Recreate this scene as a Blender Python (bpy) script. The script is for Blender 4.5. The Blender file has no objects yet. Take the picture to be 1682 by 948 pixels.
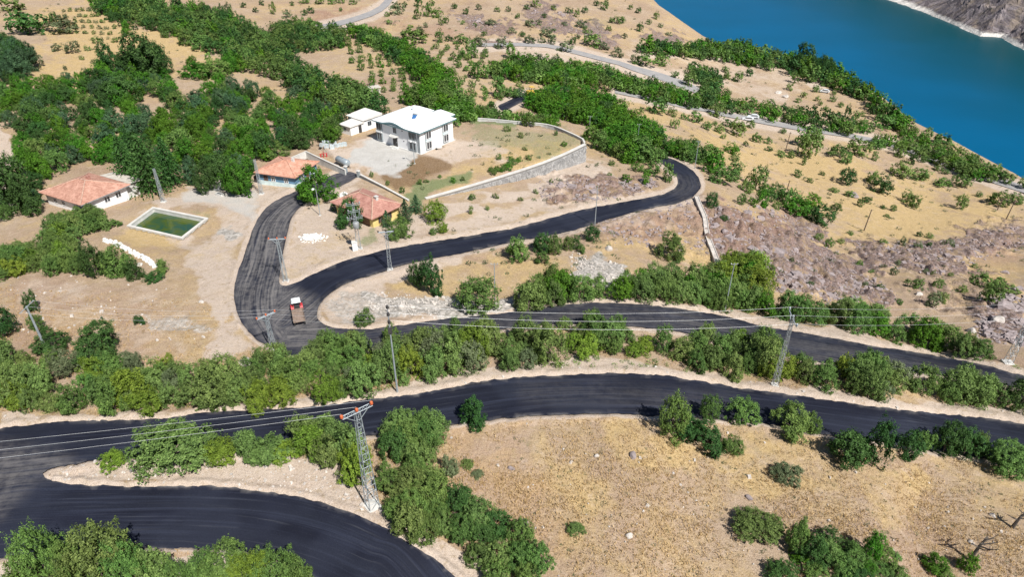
import bpy, bmesh, math, random
import numpy as np
from mathutils import Vector, Matrix
from mathutils.geometry import delaunay_2d_cdt

# ------------------------------------------------------------------ camera, world, sun, exposure
SC = bpy.context.scene
COL = SC.collection
CAMZ = 60.0
PITCH = math.radians(32.8)
FPX = 1121.3
camd = bpy.data.cameras.new("camera")
camd.sensor_width = 36.0
camd.lens = 24.0
camd.clip_start = 0.5
camd.clip_end = 30000
cam = bpy.data.objects.new("camera", camd)
COL.objects.link(cam)
cam.location = (0, 0, CAMZ)
cam.rotation_euler = (math.pi / 2 - PITCH, 0, 0)
SC.camera = cam

SUN_EL = math.radians(50)
SUN_AZ = (0.56, -0.828)                      # horizontal direction towards the sun
world = bpy.data.worlds.new("World")
SC.world = world
world.use_nodes = True
_wn = world.node_tree.nodes
_sky = _wn.new("ShaderNodeTexSky")
_sky.sky_type = 'NISHITA'
_sky.sun_disc = False
_sky.sun_elevation = SUN_EL
_sky.sun_rotation = math.atan2(SUN_AZ[0], SUN_AZ[1])
_sky.altitude = 1000
_sky.air_density = 1.0
_sky.dust_density = 0.6
_bg = _wn["Background"]
_bg.inputs[1].default_value = 0.052
world.node_tree.links.new(_sky.outputs[0], _bg.inputs[0])
sund = bpy.data.lights.new("sun", 'SUN')
sund.energy = 4.6
sund.angle = math.radians(0.53)
sund.color = (1.0, 0.965, 0.91)
sun = bpy.data.objects.new("sun", sund)
COL.objects.link(sun)
_d = Vector((-SUN_AZ[0] * math.cos(SUN_EL), -SUN_AZ[1] * math.cos(SUN_EL), -math.sin(SUN_EL)))
sun.rotation_euler = _d.to_track_quat('-Z', 'Y').to_euler()
sun.location = (60, -60, 150)
SC.view_settings.view_transform = 'Standard'
SC.view_settings.look = 'None'
SC.view_settings.gamma = 1
SC.view_settings.exposure = 0.46
SC.render.film_transparent = False
SC.cycles.max_bounces = 5
SC.cycles.diffuse_bounces = 2
SC.cycles.glossy_bounces = 2
SC.cycles.transmission_bounces = 3
SC.cycles.transparent_max_bounces = 4

random.seed(7)
RNG = np.random.default_rng(11)

# ------------------------------------------------------------------ camera maths (photo pixels 1682 x 948)
CX, CY = 841.0, 474.0
CT, ST = math.cos(PITCH), math.sin(PITCH)


def ray(px, py):
    u = (np.asarray(px, float) - CX) / FPX
    v = (CY - np.asarray(py, float)) / FPX
    return u, CT + v * ST, -ST + v * CT


def proj(x, y, z):
    dz = np.asarray(z, float) - CAMZ
    d = np.maximum(y * CT - dz * ST, 1.0)
    up = y * ST + dz * CT
    return CX + FPX * x / d, CY - FPX * up / d, d


# ------------------------------------------------------------------ value noise
def _hash(ix, iy, s):
    h = (ix.astype(np.int64) * 374761393 + iy.astype(np.int64) * 668265263 + s * 1274126177) & 0xFFFFFFFF
    h = ((h ^ (h >> 13)) * 1274126177) & 0xFFFFFFFF
    h = h ^ (h >> 16)
    return (h & 0xFFFF) / 65535.0


def vnoise(x, y, s=0):
    x = np.asarray(x, float); y = np.asarray(y, float)
    ix = np.floor(x); iy = np.floor(y)
    fx = x - ix; fy = y - iy
    fx = fx * fx * (3 - 2 * fx); fy = fy * fy * (3 - 2 * fy)
    a = _hash(ix, iy, s); b = _hash(ix + 1, iy, s); c = _hash(ix, iy + 1, s); d = _hash(ix + 1, iy + 1, s)
    return (a * (1 - fx) + b * fx) * (1 - fy) + (c * (1 - fx) + d * fx) * fy - 0.5


def fbm(x, y, s=0, o=3):
    r = 0; a = 1.0
    for i in range(o):
        r = r + a * vnoise(x, y, s + i * 17)
        x = x * 2.03; y = y * 2.03; a *= 0.5
    return r


def sstep(a, b, x):
    t = np.clip((x - a) / (b - a), 0, 1)
    return t * t * (3 - 2 * t)


# ------------------------------------------------------------------ polygons
def pts(s):
    v = [float(t) for t in s.replace(';', ' ').replace(',', ' ').split()]
    return np.array(v).reshape(-1, 2)


def sdpoly(P, x, y):
    """signed distance, positive inside"""
    P = np.asarray(P, float)
    x = np.asarray(x, float); y = np.asarray(y, float)
    inside = np.zeros(x.shape, bool)
    dm = np.full(x.shape, 1e18)
    n = len(P)
    for i in range(n):
        x0, y0 = P[i]; x1, y1 = P[(i + 1) % n]
        dx, dy = x1 - x0, y1 - y0
        L2 = dx * dx + dy * dy + 1e-12
        t = np.clip(((x - x0) * dx + (y - y0) * dy) / L2, 0, 1)
        dm = np.minimum(dm, (x - x0 - t * dx) ** 2 + (y - y0 - t * dy) ** 2)
        c = (y0 > y) != (y1 > y)
        if dy != 0:
            inside ^= c & (x < (x1 - x0) * (y - y0) / dy + x0)
    dm = np.sqrt(dm)
    return np.where(inside, dm, -dm)


def sdline(P, x, y):
    """signed distance to an open line: positive on the left of its direction"""
    P = np.asarray(P, float)
    best = np.full(np.shape(x), 1e18); sg = np.ones(np.shape(x))
    for i in range(len(P) - 1):
        x0, y0 = P[i]; x1, y1 = P[i + 1]
        dx, dy = x1 - x0, y1 - y0
        L2 = dx * dx + dy * dy
        t = ((x - x0) * dx + (y - y0) * dy) / L2
        if i == 0: t = np.minimum(t, 1)
        elif i == len(P) - 2: t = np.maximum(t, 0)
        else: t = np.clip(t, 0, 1)
        if len(P) == 2: pass
        d2 = (x - x0 - t * dx) ** 2 + (y - y0 - t * dy) ** 2
        cr = dx * (y - y0) - dy * (x - x0)
        m = d2 < best
        best = np.where(m, d2, best); sg = np.where(m, np.sign(cr), sg)
    return np.sqrt(best) * sg


def linedist(P, x, y):
    best = np.full(np.shape(x), 1e18)
    for i in range(len(P) - 1):
        x0, y0 = P[i]; x1, y1 = P[i + 1]
        dx, dy = x1 - x0, y1 - y0
        t = np.clip(((x - x0) * dx + (y - y0) * dy) / (dx * dx + dy * dy + 1e-9), 0, 1)
        best = np.minimum(best, (x - x0 - t * dx) ** 2 + (y - y0 - t * dy) ** 2)
    return np.sqrt(best)


def smooth_line(P, step=4.0, closed=False):
    """Catmull-Rom resampled line"""
    P = np.asarray(P, float); n = len(P); out = []
    rng = range(n) if closed else range(n - 1)
    for i in rng:
        if closed:
            p0, p1, p2, p3 = P[i - 1], P[i], P[(i + 1) % n], P[(i + 2) % n]
        else:
            p1, p2 = P[i], P[i + 1]
            p0 = P[i - 1] if i > 0 else 2 * p1 - p2
            p3 = P[i + 2] if i + 2 < n else 2 * p2 - p1
        k = max(1, int(np.linalg.norm(p2 - p1) / step))
        for j in range(k):
            t = j / k
            out.append(0.5 * ((2 * p1) + (-p0 + p2) * t + (2 * p0 - 5 * p1 + 4 * p2 - p3) * t * t + (-p0 + 3 * p1 - 3 * p2 + p3) * t ** 3))
    if not closed:
        out.append(P[-1])
    return np.array(out)


# ------------------------------------------------------------------ terrain: anchor heights by photo pixel
ANCH = pts("""0,948 400,948 841,948 1300,948 1682,948 0,800 300,850 600,830 900,800 1250,800 1682,800
0,700 400,690 700,670 1000,640 1300,670 1682,730 200,620 600,600 1000,565 1400,620 1682,650
450,540 700,530 1000,510 1250,545 1682,620 100,480 300,520 430,430 100,400
100,300 300,300 280,365 480,300 600,400 640,430 0,300 800,395 950,355 1100,310 1140,290 1072,250
850,325 950,285 740,350 1000,430 1170,400 1300,450 1500,500 1682,500
1250,250 1400,300 1400,370 1600,400 1682,330 1100,200 1300,200 1500,250 1000,120 1200,120 870,170
680,240 560,230 620,200 750,210 50,150 200,200 300,150 450,200 100,40 300,60 450,80 600,120 750,150 600,30 700,60 850,60 950,30 1050,60
1050,0 300,0 0,0 800,0 1165,75 1330,105 1470,185 1600,250 1682,290 -200,948 -200,600 -200,300 -200,100 1900,700 1900,500 1900,400 600,-60 1000,-60 200,-60""")
ANZ = np.array([float(t) for t in """3 3 2 0 -2 4 4 4 2 0 -3
4.5 4 3 2 0 -4 4 3 1 -2 -5
3 2 0 -3 -8 3 3 1 1
-2 -2 -1 -2 0 1 -2 -1 -3 -5 -6 -8
-4.5 -6 -3 -2 -6 -9 -12 -14
-22 -26 -22 -22 -30 -20 -32 -36 -25 -36 -12
-3 -3 -3 -3 -4 -4 -6 -6 -2 -6 -12 -14 -12 -8 -12 -16 -12 -22
-14 0 4 -6 -38 -42 -42 -38 -38 3 4 0 -4 -6 -12 -20 -4 -12 2""".split()])
assert len(ANCH) == len(ANZ), (len(ANCH), len(ANZ))
_u, _fy, _fz = ray(ANCH[:, 0], ANCH[:, 1])
_t = (ANZ - CAMZ) / _fz
_aq = proj(_u * _t, _fy * _t, 0 * _t)
AQ = np.stack([_aq[0], _aq[1]], 1)
SIG = 88.0


def _kern(qx, qy):
    num = np.zeros(qx.shape); den = np.zeros(qx.shape)
    for (ax, ay), az in zip(AQ, ANZ):
        r2 = (qx - ax) ** 2 + (qy - ay) ** 2
        w = np.exp(-r2 / (2 * SIG * SIG)) + 2e-5 / (1 + r2 / 90000.0)
        num += w * az; den += w
    return num / den


QX0, QX1, QXS = -2400, 4200, 8.0
QY0, QY1, QYS = -247, 1500, 4.0
_gx = np.arange(QX0, QX1 + 1, QXS); _gy = np.arange(QY0, QY1 + 1, QYS)
_GX, _GY = np.meshgrid(_gx, _gy)
H0G = _kern(_GX, _GY)


def H0(x, y):
    y = np.maximum(y, -22.0)
    qx, qy, _ = proj(x, y, 0 * y)
    fx = np.clip((qx - QX0) / QXS, 0, len(_gx) - 1.001); fy = np.clip((qy - QY0) / QYS, 0, len(_gy) - 1.001)
    i = fx.astype(int); j = fy.astype(int); fx = fx - i; fy = fy - j
    g = H0G
    return (g[j, i] * (1 - fx) + g[j, i + 1] * fx) * (1 - fy) + (g[j + 1, i] * (1 - fx) + g[j + 1, i + 1] * fx) * fy


def at_z(P, z):
    P = np.atleast_2d(np.asarray(P, float))
    u, a, b = ray(P[:, 0], P[:, 1])
    t = (z - CAMZ) / b
    return np.stack([u * t, a * t], 1)


LAKE_Z = -140.0
# ridge between land and lake, left end far away, right end near
_rp = pts("1000,-60 1060,-3 1110,30 1165,68 1260,92 1330,112 1420,146 1470,188 1540,224 1600,258 1682,300 1900,395")


def march(px, py, H, t0=25.0, t1=3000.0, n=260):
    px = np.atleast_1d(np.asarray(px, float)); py = np.atleast_1d(np.asarray(py, float))
    u, a, b = ray(px, py)
    ts = np.geomspace(t0, t1, n)
    lo = np.full(px.shape, t0); hi = np.full(px.shape, t1); done = np.zeros(px.shape, bool)
    for k in range(1, n):
        t = ts[k]
        under = (CAMZ + b * t) < H(u * t, a * t)
        new = under & ~done
        lo = np.where(new, ts[k - 1], lo); hi = np.where(new, t, hi)
        done |= under
        if done.all(): break
    for _ in range(22):
        m = (lo + hi) / 2
        under = (CAMZ + b * m) < H(u * m, a * m)
        hi = np.where(under, m, hi); lo = np.where(under, lo, m)
    t = (lo + hi) / 2
    return np.stack([u * t, a * t, CAMZ + b * t], 1), t


_rw = march(_rp[:, 0], _rp[:, 1], H0)[0][:, :2]
RIDGE = np.vstack([_rw[0] + (_rw[0] - _rw[1]) * 6 + np.array([-100, 300]), _rw, _rw[-1] + np.array([160, -90]), _rw[-1] + np.array([700, -420])])
_fp = pts("1400,-46 1440,-26 1493,0 1523,12 1553,32 1585,49 1610,59 1643,61 1682,82 1760,112 1900,160")
_fw = at_z(_fp, LAKE_Z)
FARSHORE = np.vstack([_fw[0] + np.array([-300, 700]), _fw, _fw[-1] + np.array([600, -250])])

# house platform and pond
ZP = -2.6
PLAT_PX = pts("700,326 760,309 830,288 890,268 930,251 958,236 958,229 930,216 890,205 840,200 760,194 690,190 610,172 545,196 520,235 545,258 600,278 640,296 672,318")
PLAT = at_z(PLAT_PX, ZP)
PONDZ = -0.9
POND_OUT = at_z(pts("207.5,371 251,339.5 342.5,358 299,392"), PONDZ + 0.25)


def Hbase(x, y):
    x = np.asarray(x, float); y = np.asarray(y, float)
    z = H0(x, y)
    m = (y > 90) & (y < 260) & (x > -110) & (x < 40)
    if np.any(m):
        sd = sdpoly(PLAT, x[m], y[m])
        k = sstep(0.2, 0.75, sd)
        z[m] = z[m] * (1 - k) + ZP * k
        sp = sdpoly(POND_OUT, x[m], y[m])
        k = sstep(-7, -0.8, sp)
        zz = z[m] * (1 - k) + PONDZ * k
        z[m] = np.where(sp > 0.10, PONDZ - 2.5, zz)
    m = (y > 60)
    if np.any(m):
        d = sdline(RIDGE, x[m], y[m])
        d = np.maximum(d, 0)
        drop = np.sqrt(d * d * 0.55 + 36) - 6
        zz = np.maximum(z[m] - drop, LAKE_Z - 12)
        df = np.maximum(sdline(FARSHORE, x[m], y[m]), -400)
        hill = LAKE_Z + np.where(df > 0, 170 * (1 - np.exp(-df / 170)), df * 0.4)
        hill = hill - np.where(df > 0, 30.0, 0)
        z[m] = np.maximum(zz, np.maximum(hill, LAKE_Z - 14))
    return z


def ground(P):
    """photo pixels -> world points on the ground"""
    P = np.atleast_2d(np.asarray(P, float))
    w, t = march(P[:, 0], P[:, 1], Hbase)
    return w, t


def gp(px, py):
    w, t = ground([(px, py)])
    return Vector(w[0]), float(t[0])


def height_to(base, py_top):
    """height of a vertical post on base whose top shows at photo row py_top"""
    v = (CY - py_top) / FPX
    # depth*v = up ; up = y ST + dz CT ; depth = y CT - dz ST
    y = base[1]
    dz = (v * y * CT - y * ST) / (CT + v * ST)
    return CAMZ + dz - base[2]

# ------------------------------------------------------------------ roads, traced as photo pixels of their edges
VILLAGE = pts("""437,568 420,557 405,541 393,522 386,500 385,474 390,450 400,424 410,394 420,367 437,342 457,328 480,317 496,311 520,300 545,288 570,282 588,288
576,297 547,311 515,326 500,334 488,346 480,358 474,376 470,392 465,420 461,440 459,458 461,468 470,470 490,463 510,453 532,443 556,432 580,424 620,414
645,408 700,399 745,392 790,384 840,376 870,368 902,359 935,350 965,343 1005,335 1040,329 1066,325 1077,322 1095,317 1107,310 1114,301 1113,292 1106,284 1090,270 1070,255 1060,249
1068,247 1090,256 1115,266 1135,278 1147,291 1151,304 1147,314 1138,323 1120,331 1102,336 1077,341 1052,346 1002,360 940,379 905,386 872,392 840,398
800,407 757,417 712,425 670,434 640,443 607,454 585,460 570,466 555,474 540,484 530,495 523,507 521,518 525,528 538,536 552,539 582,541 610,541
640,537 680,532 720,526 770,521 820,516 860,511 902,505 940,500 990,498 1047,500 1102,506 1165,515 1215,526 1260,538 1305,545 1348,553 1390,560 1435,569 1490,577 1536,585 1611,599 1682,618 1790,642 1950,676 2200,722 2500,770
2500,800 2200,748 1950,702 1790,666 1682,640 1600,624 1540,616 1485,611 1400,601 1340,594 1270,580 1200,563 1130,548 1080,541 1040,537 980,533 920,533 860,537
800,545 730,556 660,566 600,574 540,582 490,585 455,580""")
LOWER = pts("""-40,716 0,706 40,700 90,695 135,692 225,690 275,687 325,680 370,676 420,675 480,671 545,665 610,656 657,651 700,645 732,639 795,626 840,622 885,619 927,617 970,615 1015,614 1077,617 1120,622 1165,629 1210,637 1260,645
1320,652 1385,661 1435,668 1486,675 1540,680 1586,684 1635,690 1682,697 1800,714 1950,742 2200,792 2500,850
2500,960 2200,890 1950,832 1800,797 1682,770 1627,756 1560,745 1500,737 1445,727 1372,717 1310,706 1252,696 1190,690 1140,687 1090,684 1065,683 1030,681 990,680 945,681 902,683 870,684 840,686 795,692 735,700
700,704 650,711 600,717 560,722 500,731 440,738 375,744 310,749 260,751 237,752 200,753 160,756 130,762 112,766 85,771 70,778
74,786 84,791 100,794 135,798 175,799 237,801 280,800 325,799 360,800 390,803 420,808 458,812 495,819 535,829 570,841 602,854 632,868 652,880 670,891 695,907 720,924 748,948 790,985 860,1060 950,1180
690,1180 620,1070 560,990 510,946 480,932 442,919 420,913 400,908 375,905 330,903 290,902 237,903 190,906 140,910 100,913 57,915 0,917 -50,918 -110,905 -150,880 -165,830 -150,780 -110,740""")
PATCH = pts("818,174 828,169 840,163 854,157 866,153 872,155 876,158 870,163 850,171 828,182")
FARTOP = (pts("500,51 520,46 545,41 570,35 590,29 610,22 625,14 635,5 640,-4 641,-16 636,-34 620,-60"), [6, 6, 6, 6, 6, 6.5, 7, 8, 9, 9, 8, 6])
FARMID = (pts("780,74 820,73 855,73 898,75 920,79 940,84 967,91 990,97 1015,103 1040,112 1080,124 1115,136 1140,146 1165,158"), [4, 4, 4, 4, 4.5, 5, 5, 5, 5, 6, 8, 9, 8, 6])
FARLOW = (pts("1010,151 1035,156 1060,161 1102,170 1127,176 1160,181 1185,187 1220,193 1260,201 1310,210 1355,217 1390,222 1440,232 1467,238 1510,252 1540,263 1572,275 1600,285 1630,295 1682,311 1780,345 1900,390"), [3, 3.5, 4, 4, 4, 4, 5, 5.5, 6, 5.5, 5, 5, 5.5, 6, 6.5, 7, 7.5, 8, 8, 9, 11, 12])


def ribbon(c, hw):
    """closed outline around a centre line with half widths (photo pixels, upright offset)"""
    c = np.asarray(c, float); hw = np.asarray(hw, float)
    hw = hw * .68
    t = np.gradient(c, axis=0); t /= np.linalg.norm(t, axis=1)[:, None]
    n = np.stack([-t[:, 1], t[:, 0]], 1)
    return np.vstack([c + n * hw[:, None], (c - n * hw[:, None])[::-1]])


def jag(P, a, step):
    P = smooth_line(P, step, True)
    return P + np.stack([fbm(P[:, 0] / 9, P[:, 1] / 9, 3, 2), fbm(P[:, 0] / 9, P[:, 1] / 9, 4, 2)], 1) * a


ROADPOLY = {"village": jag(VILLAGE, 1.7, 4), "lower": jag(LOWER, 3.4, 5), "patch": jag(PATCH, 0.3, 4),
            "fartop": ribbon(*FARTOP), "farmid": ribbon(*FARMID), "farlow": ribbon(*FARLOW)}


def near_box(P, x, y, m):
    return (x > P[:, 0].min() - m) & (x < P[:, 0].max() + m) & (y > P[:, 1].min() - m) & (y < P[:, 1].max() + m)


def road_sd(px, py):
    """signed px distance to the nearest road (positive on it)"""
    s = np.full(np.shape(px), -60.0)
    for P in ROADPOLY.values():
        m = near_box(P, px, py, 50)
        if np.any(m):
            s[m] = np.maximum(s[m], sdpoly(P, px[m], py[m]))
    return s


# ------------------------------------------------------------------ ground cover masks, photo pixels: channel, strength, feather, polygon
MASKS = [
 # pale pinkish gravel and soil
 ("dirt", .95, 5, "70,778 160,756 250,751 400,744 470,750 540,752 600,790 625,835 660,860 720,890 830,948 750,950 650,870 500,812 300,795 100,792"),
 ("dirt", .95, 7, "0,917 230,905 440,918 520,960 300,985 0,980"),
 ("dirt", .9, 6, "0,672 60,680 220,682 420,666 640,640 760,608 860,600 960,586 1060,594 1160,612 1280,630 1400,652 1540,664 1682,668 1682,700 1400,664 1260,646 1100,620 960,612 840,622 640,656 400,676 120,694 0,707"),
 ("dirt", .85, 5, "610,541 720,524 840,510 930,495 1050,493 1180,508 1300,534 1450,558 1600,586 1682,606 1682,622 1500,580 1300,545 1150,513 1000,497 850,514 700,531"),
 ("dirt", .7, 7, "521,518 524,500 545,480 590,458 680,432 760,415 770,422 700,450 640,470 640,500 720,505 720,524 620,542 540,538"),
 ("dirt", .60, 10, "459,466 462,430 472,390 490,345 560,305 592,297 650,335 690,345 760,345 880,318 960,262 1010,285 1050,300 1000,310 940,330 840,365 740,390 620,414 530,444 490,462"),
 ("dirt", .85, 9, "700,338 850,306 955,262 1000,285 960,300 890,320 800,345 740,372 690,370"),
 ("dirt", .68, 10, "215,330 270,312 330,308 420,312 500,305 520,296 570,284 585,290 500,318 440,340 415,385 398,420 387,470 393,520 420,560 445,575 400,585 330,590 340,500 300,430 280,400 345,370 340,350 260,340 225,352"),
 ("dirt", .34, 18, "10,455 120,452 240,452 300,440 330,480 345,560 300,585 180,560 20,545"),
 ("dirt", .9, 8, "560,235 620,222 690,262 660,285 610,292 560,278 530,255 520,240"),
 ("dirt", .7, 10, "690,262 745,228 800,232 830,250 790,270 740,275"),
 ("dirt", .9, 4, "0,205 14,225 24,260 16,300 26,350 10,362 -30,360 -30,200"),
 ("dirt", .6, 12, "900,330 1010,300 1100,335 1090,360 1000,365 900,390"),
 ("dirt", .5, 9, "840,398 980,370 1100,338 1150,326 1165,332 1160,350 1050,356 920,395 800,420 700,440"),
 ("dirt", .4, 12, "1040,70 1160,70 1250,80 1320,130 1290,170 1160,150 1080,110 1020,95"),
 ("dirt", .85, 3, "1060,90 1085,86 1120,88 1160,88 1210,95 1255,105 1255,111 1200,101 1150,95 1090,97 1060,96"),
 ("dirt", .85, 3, "1135,122 1143,126 1152,142 1166,160 1158,162 1144,146"),
 ("dirt", .7, 4, "1325,127 1345,133 1372,150 1355,158 1330,146"),
 ("dirt", .6, 9, "880,70 960,88 975,100 900,105 845,92 820,80"),
 # rock faces and scree
 ("rock", .9, 14, "1180,335 1260,345 1330,375 1390,430 1470,478 1480,500 1380,500 1270,470 1200,430 1160,380"),
 ("rock", .9, 12, "1390,395 1480,405 1540,400 1600,372 1682,362 1682,408 1600,432 1540,450 1480,440 1430,430"),
 ("rock", .9, 10, "868,14 905,12 960,34 1010,58 1015,70 960,66 900,52 872,40"),
 ("rock", .9, 9, "745,20 790,26 830,45 850,66 800,68 765,48"),
 ("rock", .8, 9, "1060,55 1110,52 1160,70 1165,76 1100,76 1055,70"),
 ("rock", .7, 9, "640,50 690,56 700,66 650,64"),
 ("rock", .8, 12, "1610,480 1682,470 1682,560 1640,560 1600,520"),
 ("rock", .7, 9, "880,300 960,292 1060,290 1080,305 1000,330 900,330"),
 ("rock", .42, 12, "880,392 1000,362 1110,342 1165,332 1182,432 1130,428 1040,402 940,408"),
 ("rock", .55, 12, "1470,470 1560,440 1640,450 1682,470 1682,500 1600,520 1500,520"),
 ("rock", .5, 9, "960,360 1130,330 1170,340 1180,420 1100,400 1000,395"),
 ("rock", 1, 30, "1300,-300 1520,-3 1700,70 2100,200 2300,-300"),
 ("scree", .9, 9, "940,412 985,420 1022,440 1030,470 975,474 945,450"),
 ("scree", .9, 9, "600,480 720,492 840,500 850,512 720,522 650,525 615,510"),
 ("scree", .6, 9, "525,505 600,480 640,520 560,540"),
 ("scree", .8, 7, "345,365 385,360 400,385 380,402 345,395"),
 ("scree", .6, 6, "240,520 330,520 410,540 330,560 240,548"),
 # red earth
 ("red", .8, 8, "505,22 560,12 610,8 622,14 600,26 560,38 510,44"),
 ("red", .75, 14, "1090,330 1190,335 1290,350 1290,400 1230,410 1150,380 1060,390 1000,385"),
 ("red", .5, 8, "900,296 960,292 1050,290 1060,300 980,318 900,335"),
 ("red", .5, 10, "600,40 740,40 840,60 750,62 650,58"),
 ("red", .35, 9, "1590,415 1682,396 1682,440 1600,445"),
 ("red", .3, 20, "0,450 260,450 300,590 0,590"),
 ("red", .3, 20, "720,690 860,690 900,780 1000,948 860,948 740,800"),
 ("red", .4, 10, "160,915 420,905 500,960 200,980"),
 # ploughed garden, green ground
 ("brown", .95, 4, "624,286 655,272 690,258 720,262 746,272 735,282 700,292 680,302 650,308 630,300"),
 ("green", .75, 5, "664,322 690,305 730,292 770,284 775,290 740,303 705,322 690,340 672,340"),
 ("green", .5, 9, "760,202 840,206 930,214 948,232 900,250 840,240 790,236 750,215"),
 ("green", .8, 3, "748,197 800,197 850,202 846,207 790,204 748,203"),
 ("green", .6, 6, "590,388 612,378 620,392 600,400"),
 ("green", .5, 6, "300,340 345,345 365,365 345,368"),
 ("green", .35, 14, "960,18 1010,18 1015,45 970,48"),
 ("green", .3, 15, "1100,200 1300,230 1500,300 1400,260 1200,210"),
 # straw-yellow grass
 ("gold", .8, 18, "1120,200 1250,225 1400,260 1560,320 1682,350 1682,362 1560,395 1480,402 1390,392 1300,340 1210,290 1130,240"),
 ("gold", .9, 14, "60,50 130,10 150,0 200,25 270,60 350,85 372,108 340,118 250,110 160,120 70,118"),
 ("gold", .85, 14, "205,372 300,395 350,380 400,400 380,470 345,440 290,405 200,398"),
 ("gold", .7, 10, "470,455 500,380 560,350 600,400 560,430 500,455"),
 ("gold", .6, 14, "640,450 800,425 900,405 940,420 900,470 760,500 640,480"),
 ("gold", .6, 14, "980,400 1120,360 1180,420 1180,445 1060,440 1000,430"),
 ("gold", .7, 18, "1540,440 1682,420 1682,480 1620,500 1540,490"),
 ("gold", .75, 20, "1020,690 1180,740 1330,720 1520,790 1480,860 1350,820 1180,770 1040,740"),
 ("gold", .6, 14, "880,740 960,760 1010,830 960,870 900,800"),
 ("gold", .6, 8, "740,270 830,240 930,252 840,285 750,308 715,318"),
 ("gold", .7, 9, "1010,158 1060,168 1100,190 1130,230 1060,200"),
 ("gold", .6, 10, "60,510 160,500 190,540 100,550"),
 # near-white concrete, dusty yard
 ("pale", .8, 6, "580,240 622,228 680,258 655,282 618,290 570,268"),
 ("pale", .6, 8, "270,318 330,310 420,318 430,335 415,365 360,345 300,330"),
]
CH = ["dirt", "rock", "green", "brown", "red", "pale", "gold", "scree"]
for _k in range(len(MASKS)):
    MASKS[_k] = MASKS[_k][:3] + (pts(MASKS[_k][3]),)


def cover(px, py, x, y):
    n1 = fbm(x / 3.2, y / 3.2, 21, 4) + 1.3 * fbm(x / 11, y / 11, 23, 2)
    out = {c: np.zeros(px.shape) for c in CH}
    for ch, a, f, P in MASKS:
        m = near_box(P, px, py, 3 * f)
        if np.any(m):
            sd = sdpoly(P, px[m], py[m]) + n1[m] * f * 2.2
            out[ch][m] = np.maximum(out[ch][m], a * sstep(-f, f, sd))
    return out


def Hfull(x, y):
    """final ground height: relief, road beds, banks, small bumps"""
    z = Hbase(x, y)
    px, py, d = proj(x, y, z)
    rs = road_sd(px, py)
    cv = cover(px, py, x, y)
    off = sstep(1, 14, -rs)
    yard = np.maximum(sstep(-2, 4, sdpoly(POND_OUT, x, y) + 3), 0)
    amp = 0.10 + 0.75 * cv["rock"] + 0.35 * cv["scree"] + 0.12 * cv["red"]
    amp = amp * (1 - 0.9 * cv["pale"]) * (1 - yard)
    vis = (y > 5) & (y < 600)
    z = z + off * vis * (amp * fbm(x / 1.7, y / 1.7, 31, 3) + cv["rock"] * (2.3 * np.abs(fbm(x / 2.6, y / 5.0, 41, 3)) - 1.1 * np.maximum(fbm(x / 1.1, y / 2.4, 43, 2), 0)) * sstep(60, 110, y) + cv["red"] * .5 * fbm(x / 2.2, y / 5.0, 45, 3) * sstep(60, 110, y))
    bump = sstep(0.5, 5, -rs) * sstep(16, 7, -rs) * vis * (d < 150)
    z = z + bump * (0.14 + 0.35 * np.maximum(fbm(x / 1.3, y / 1.3, 51, 2), 0))
    z = z - 0.3 * sstep(-0.5, 3.0, rs)
    return z, rs, cv


# ------------------------------------------------------------------ node helpers
MATS = {}


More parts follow.
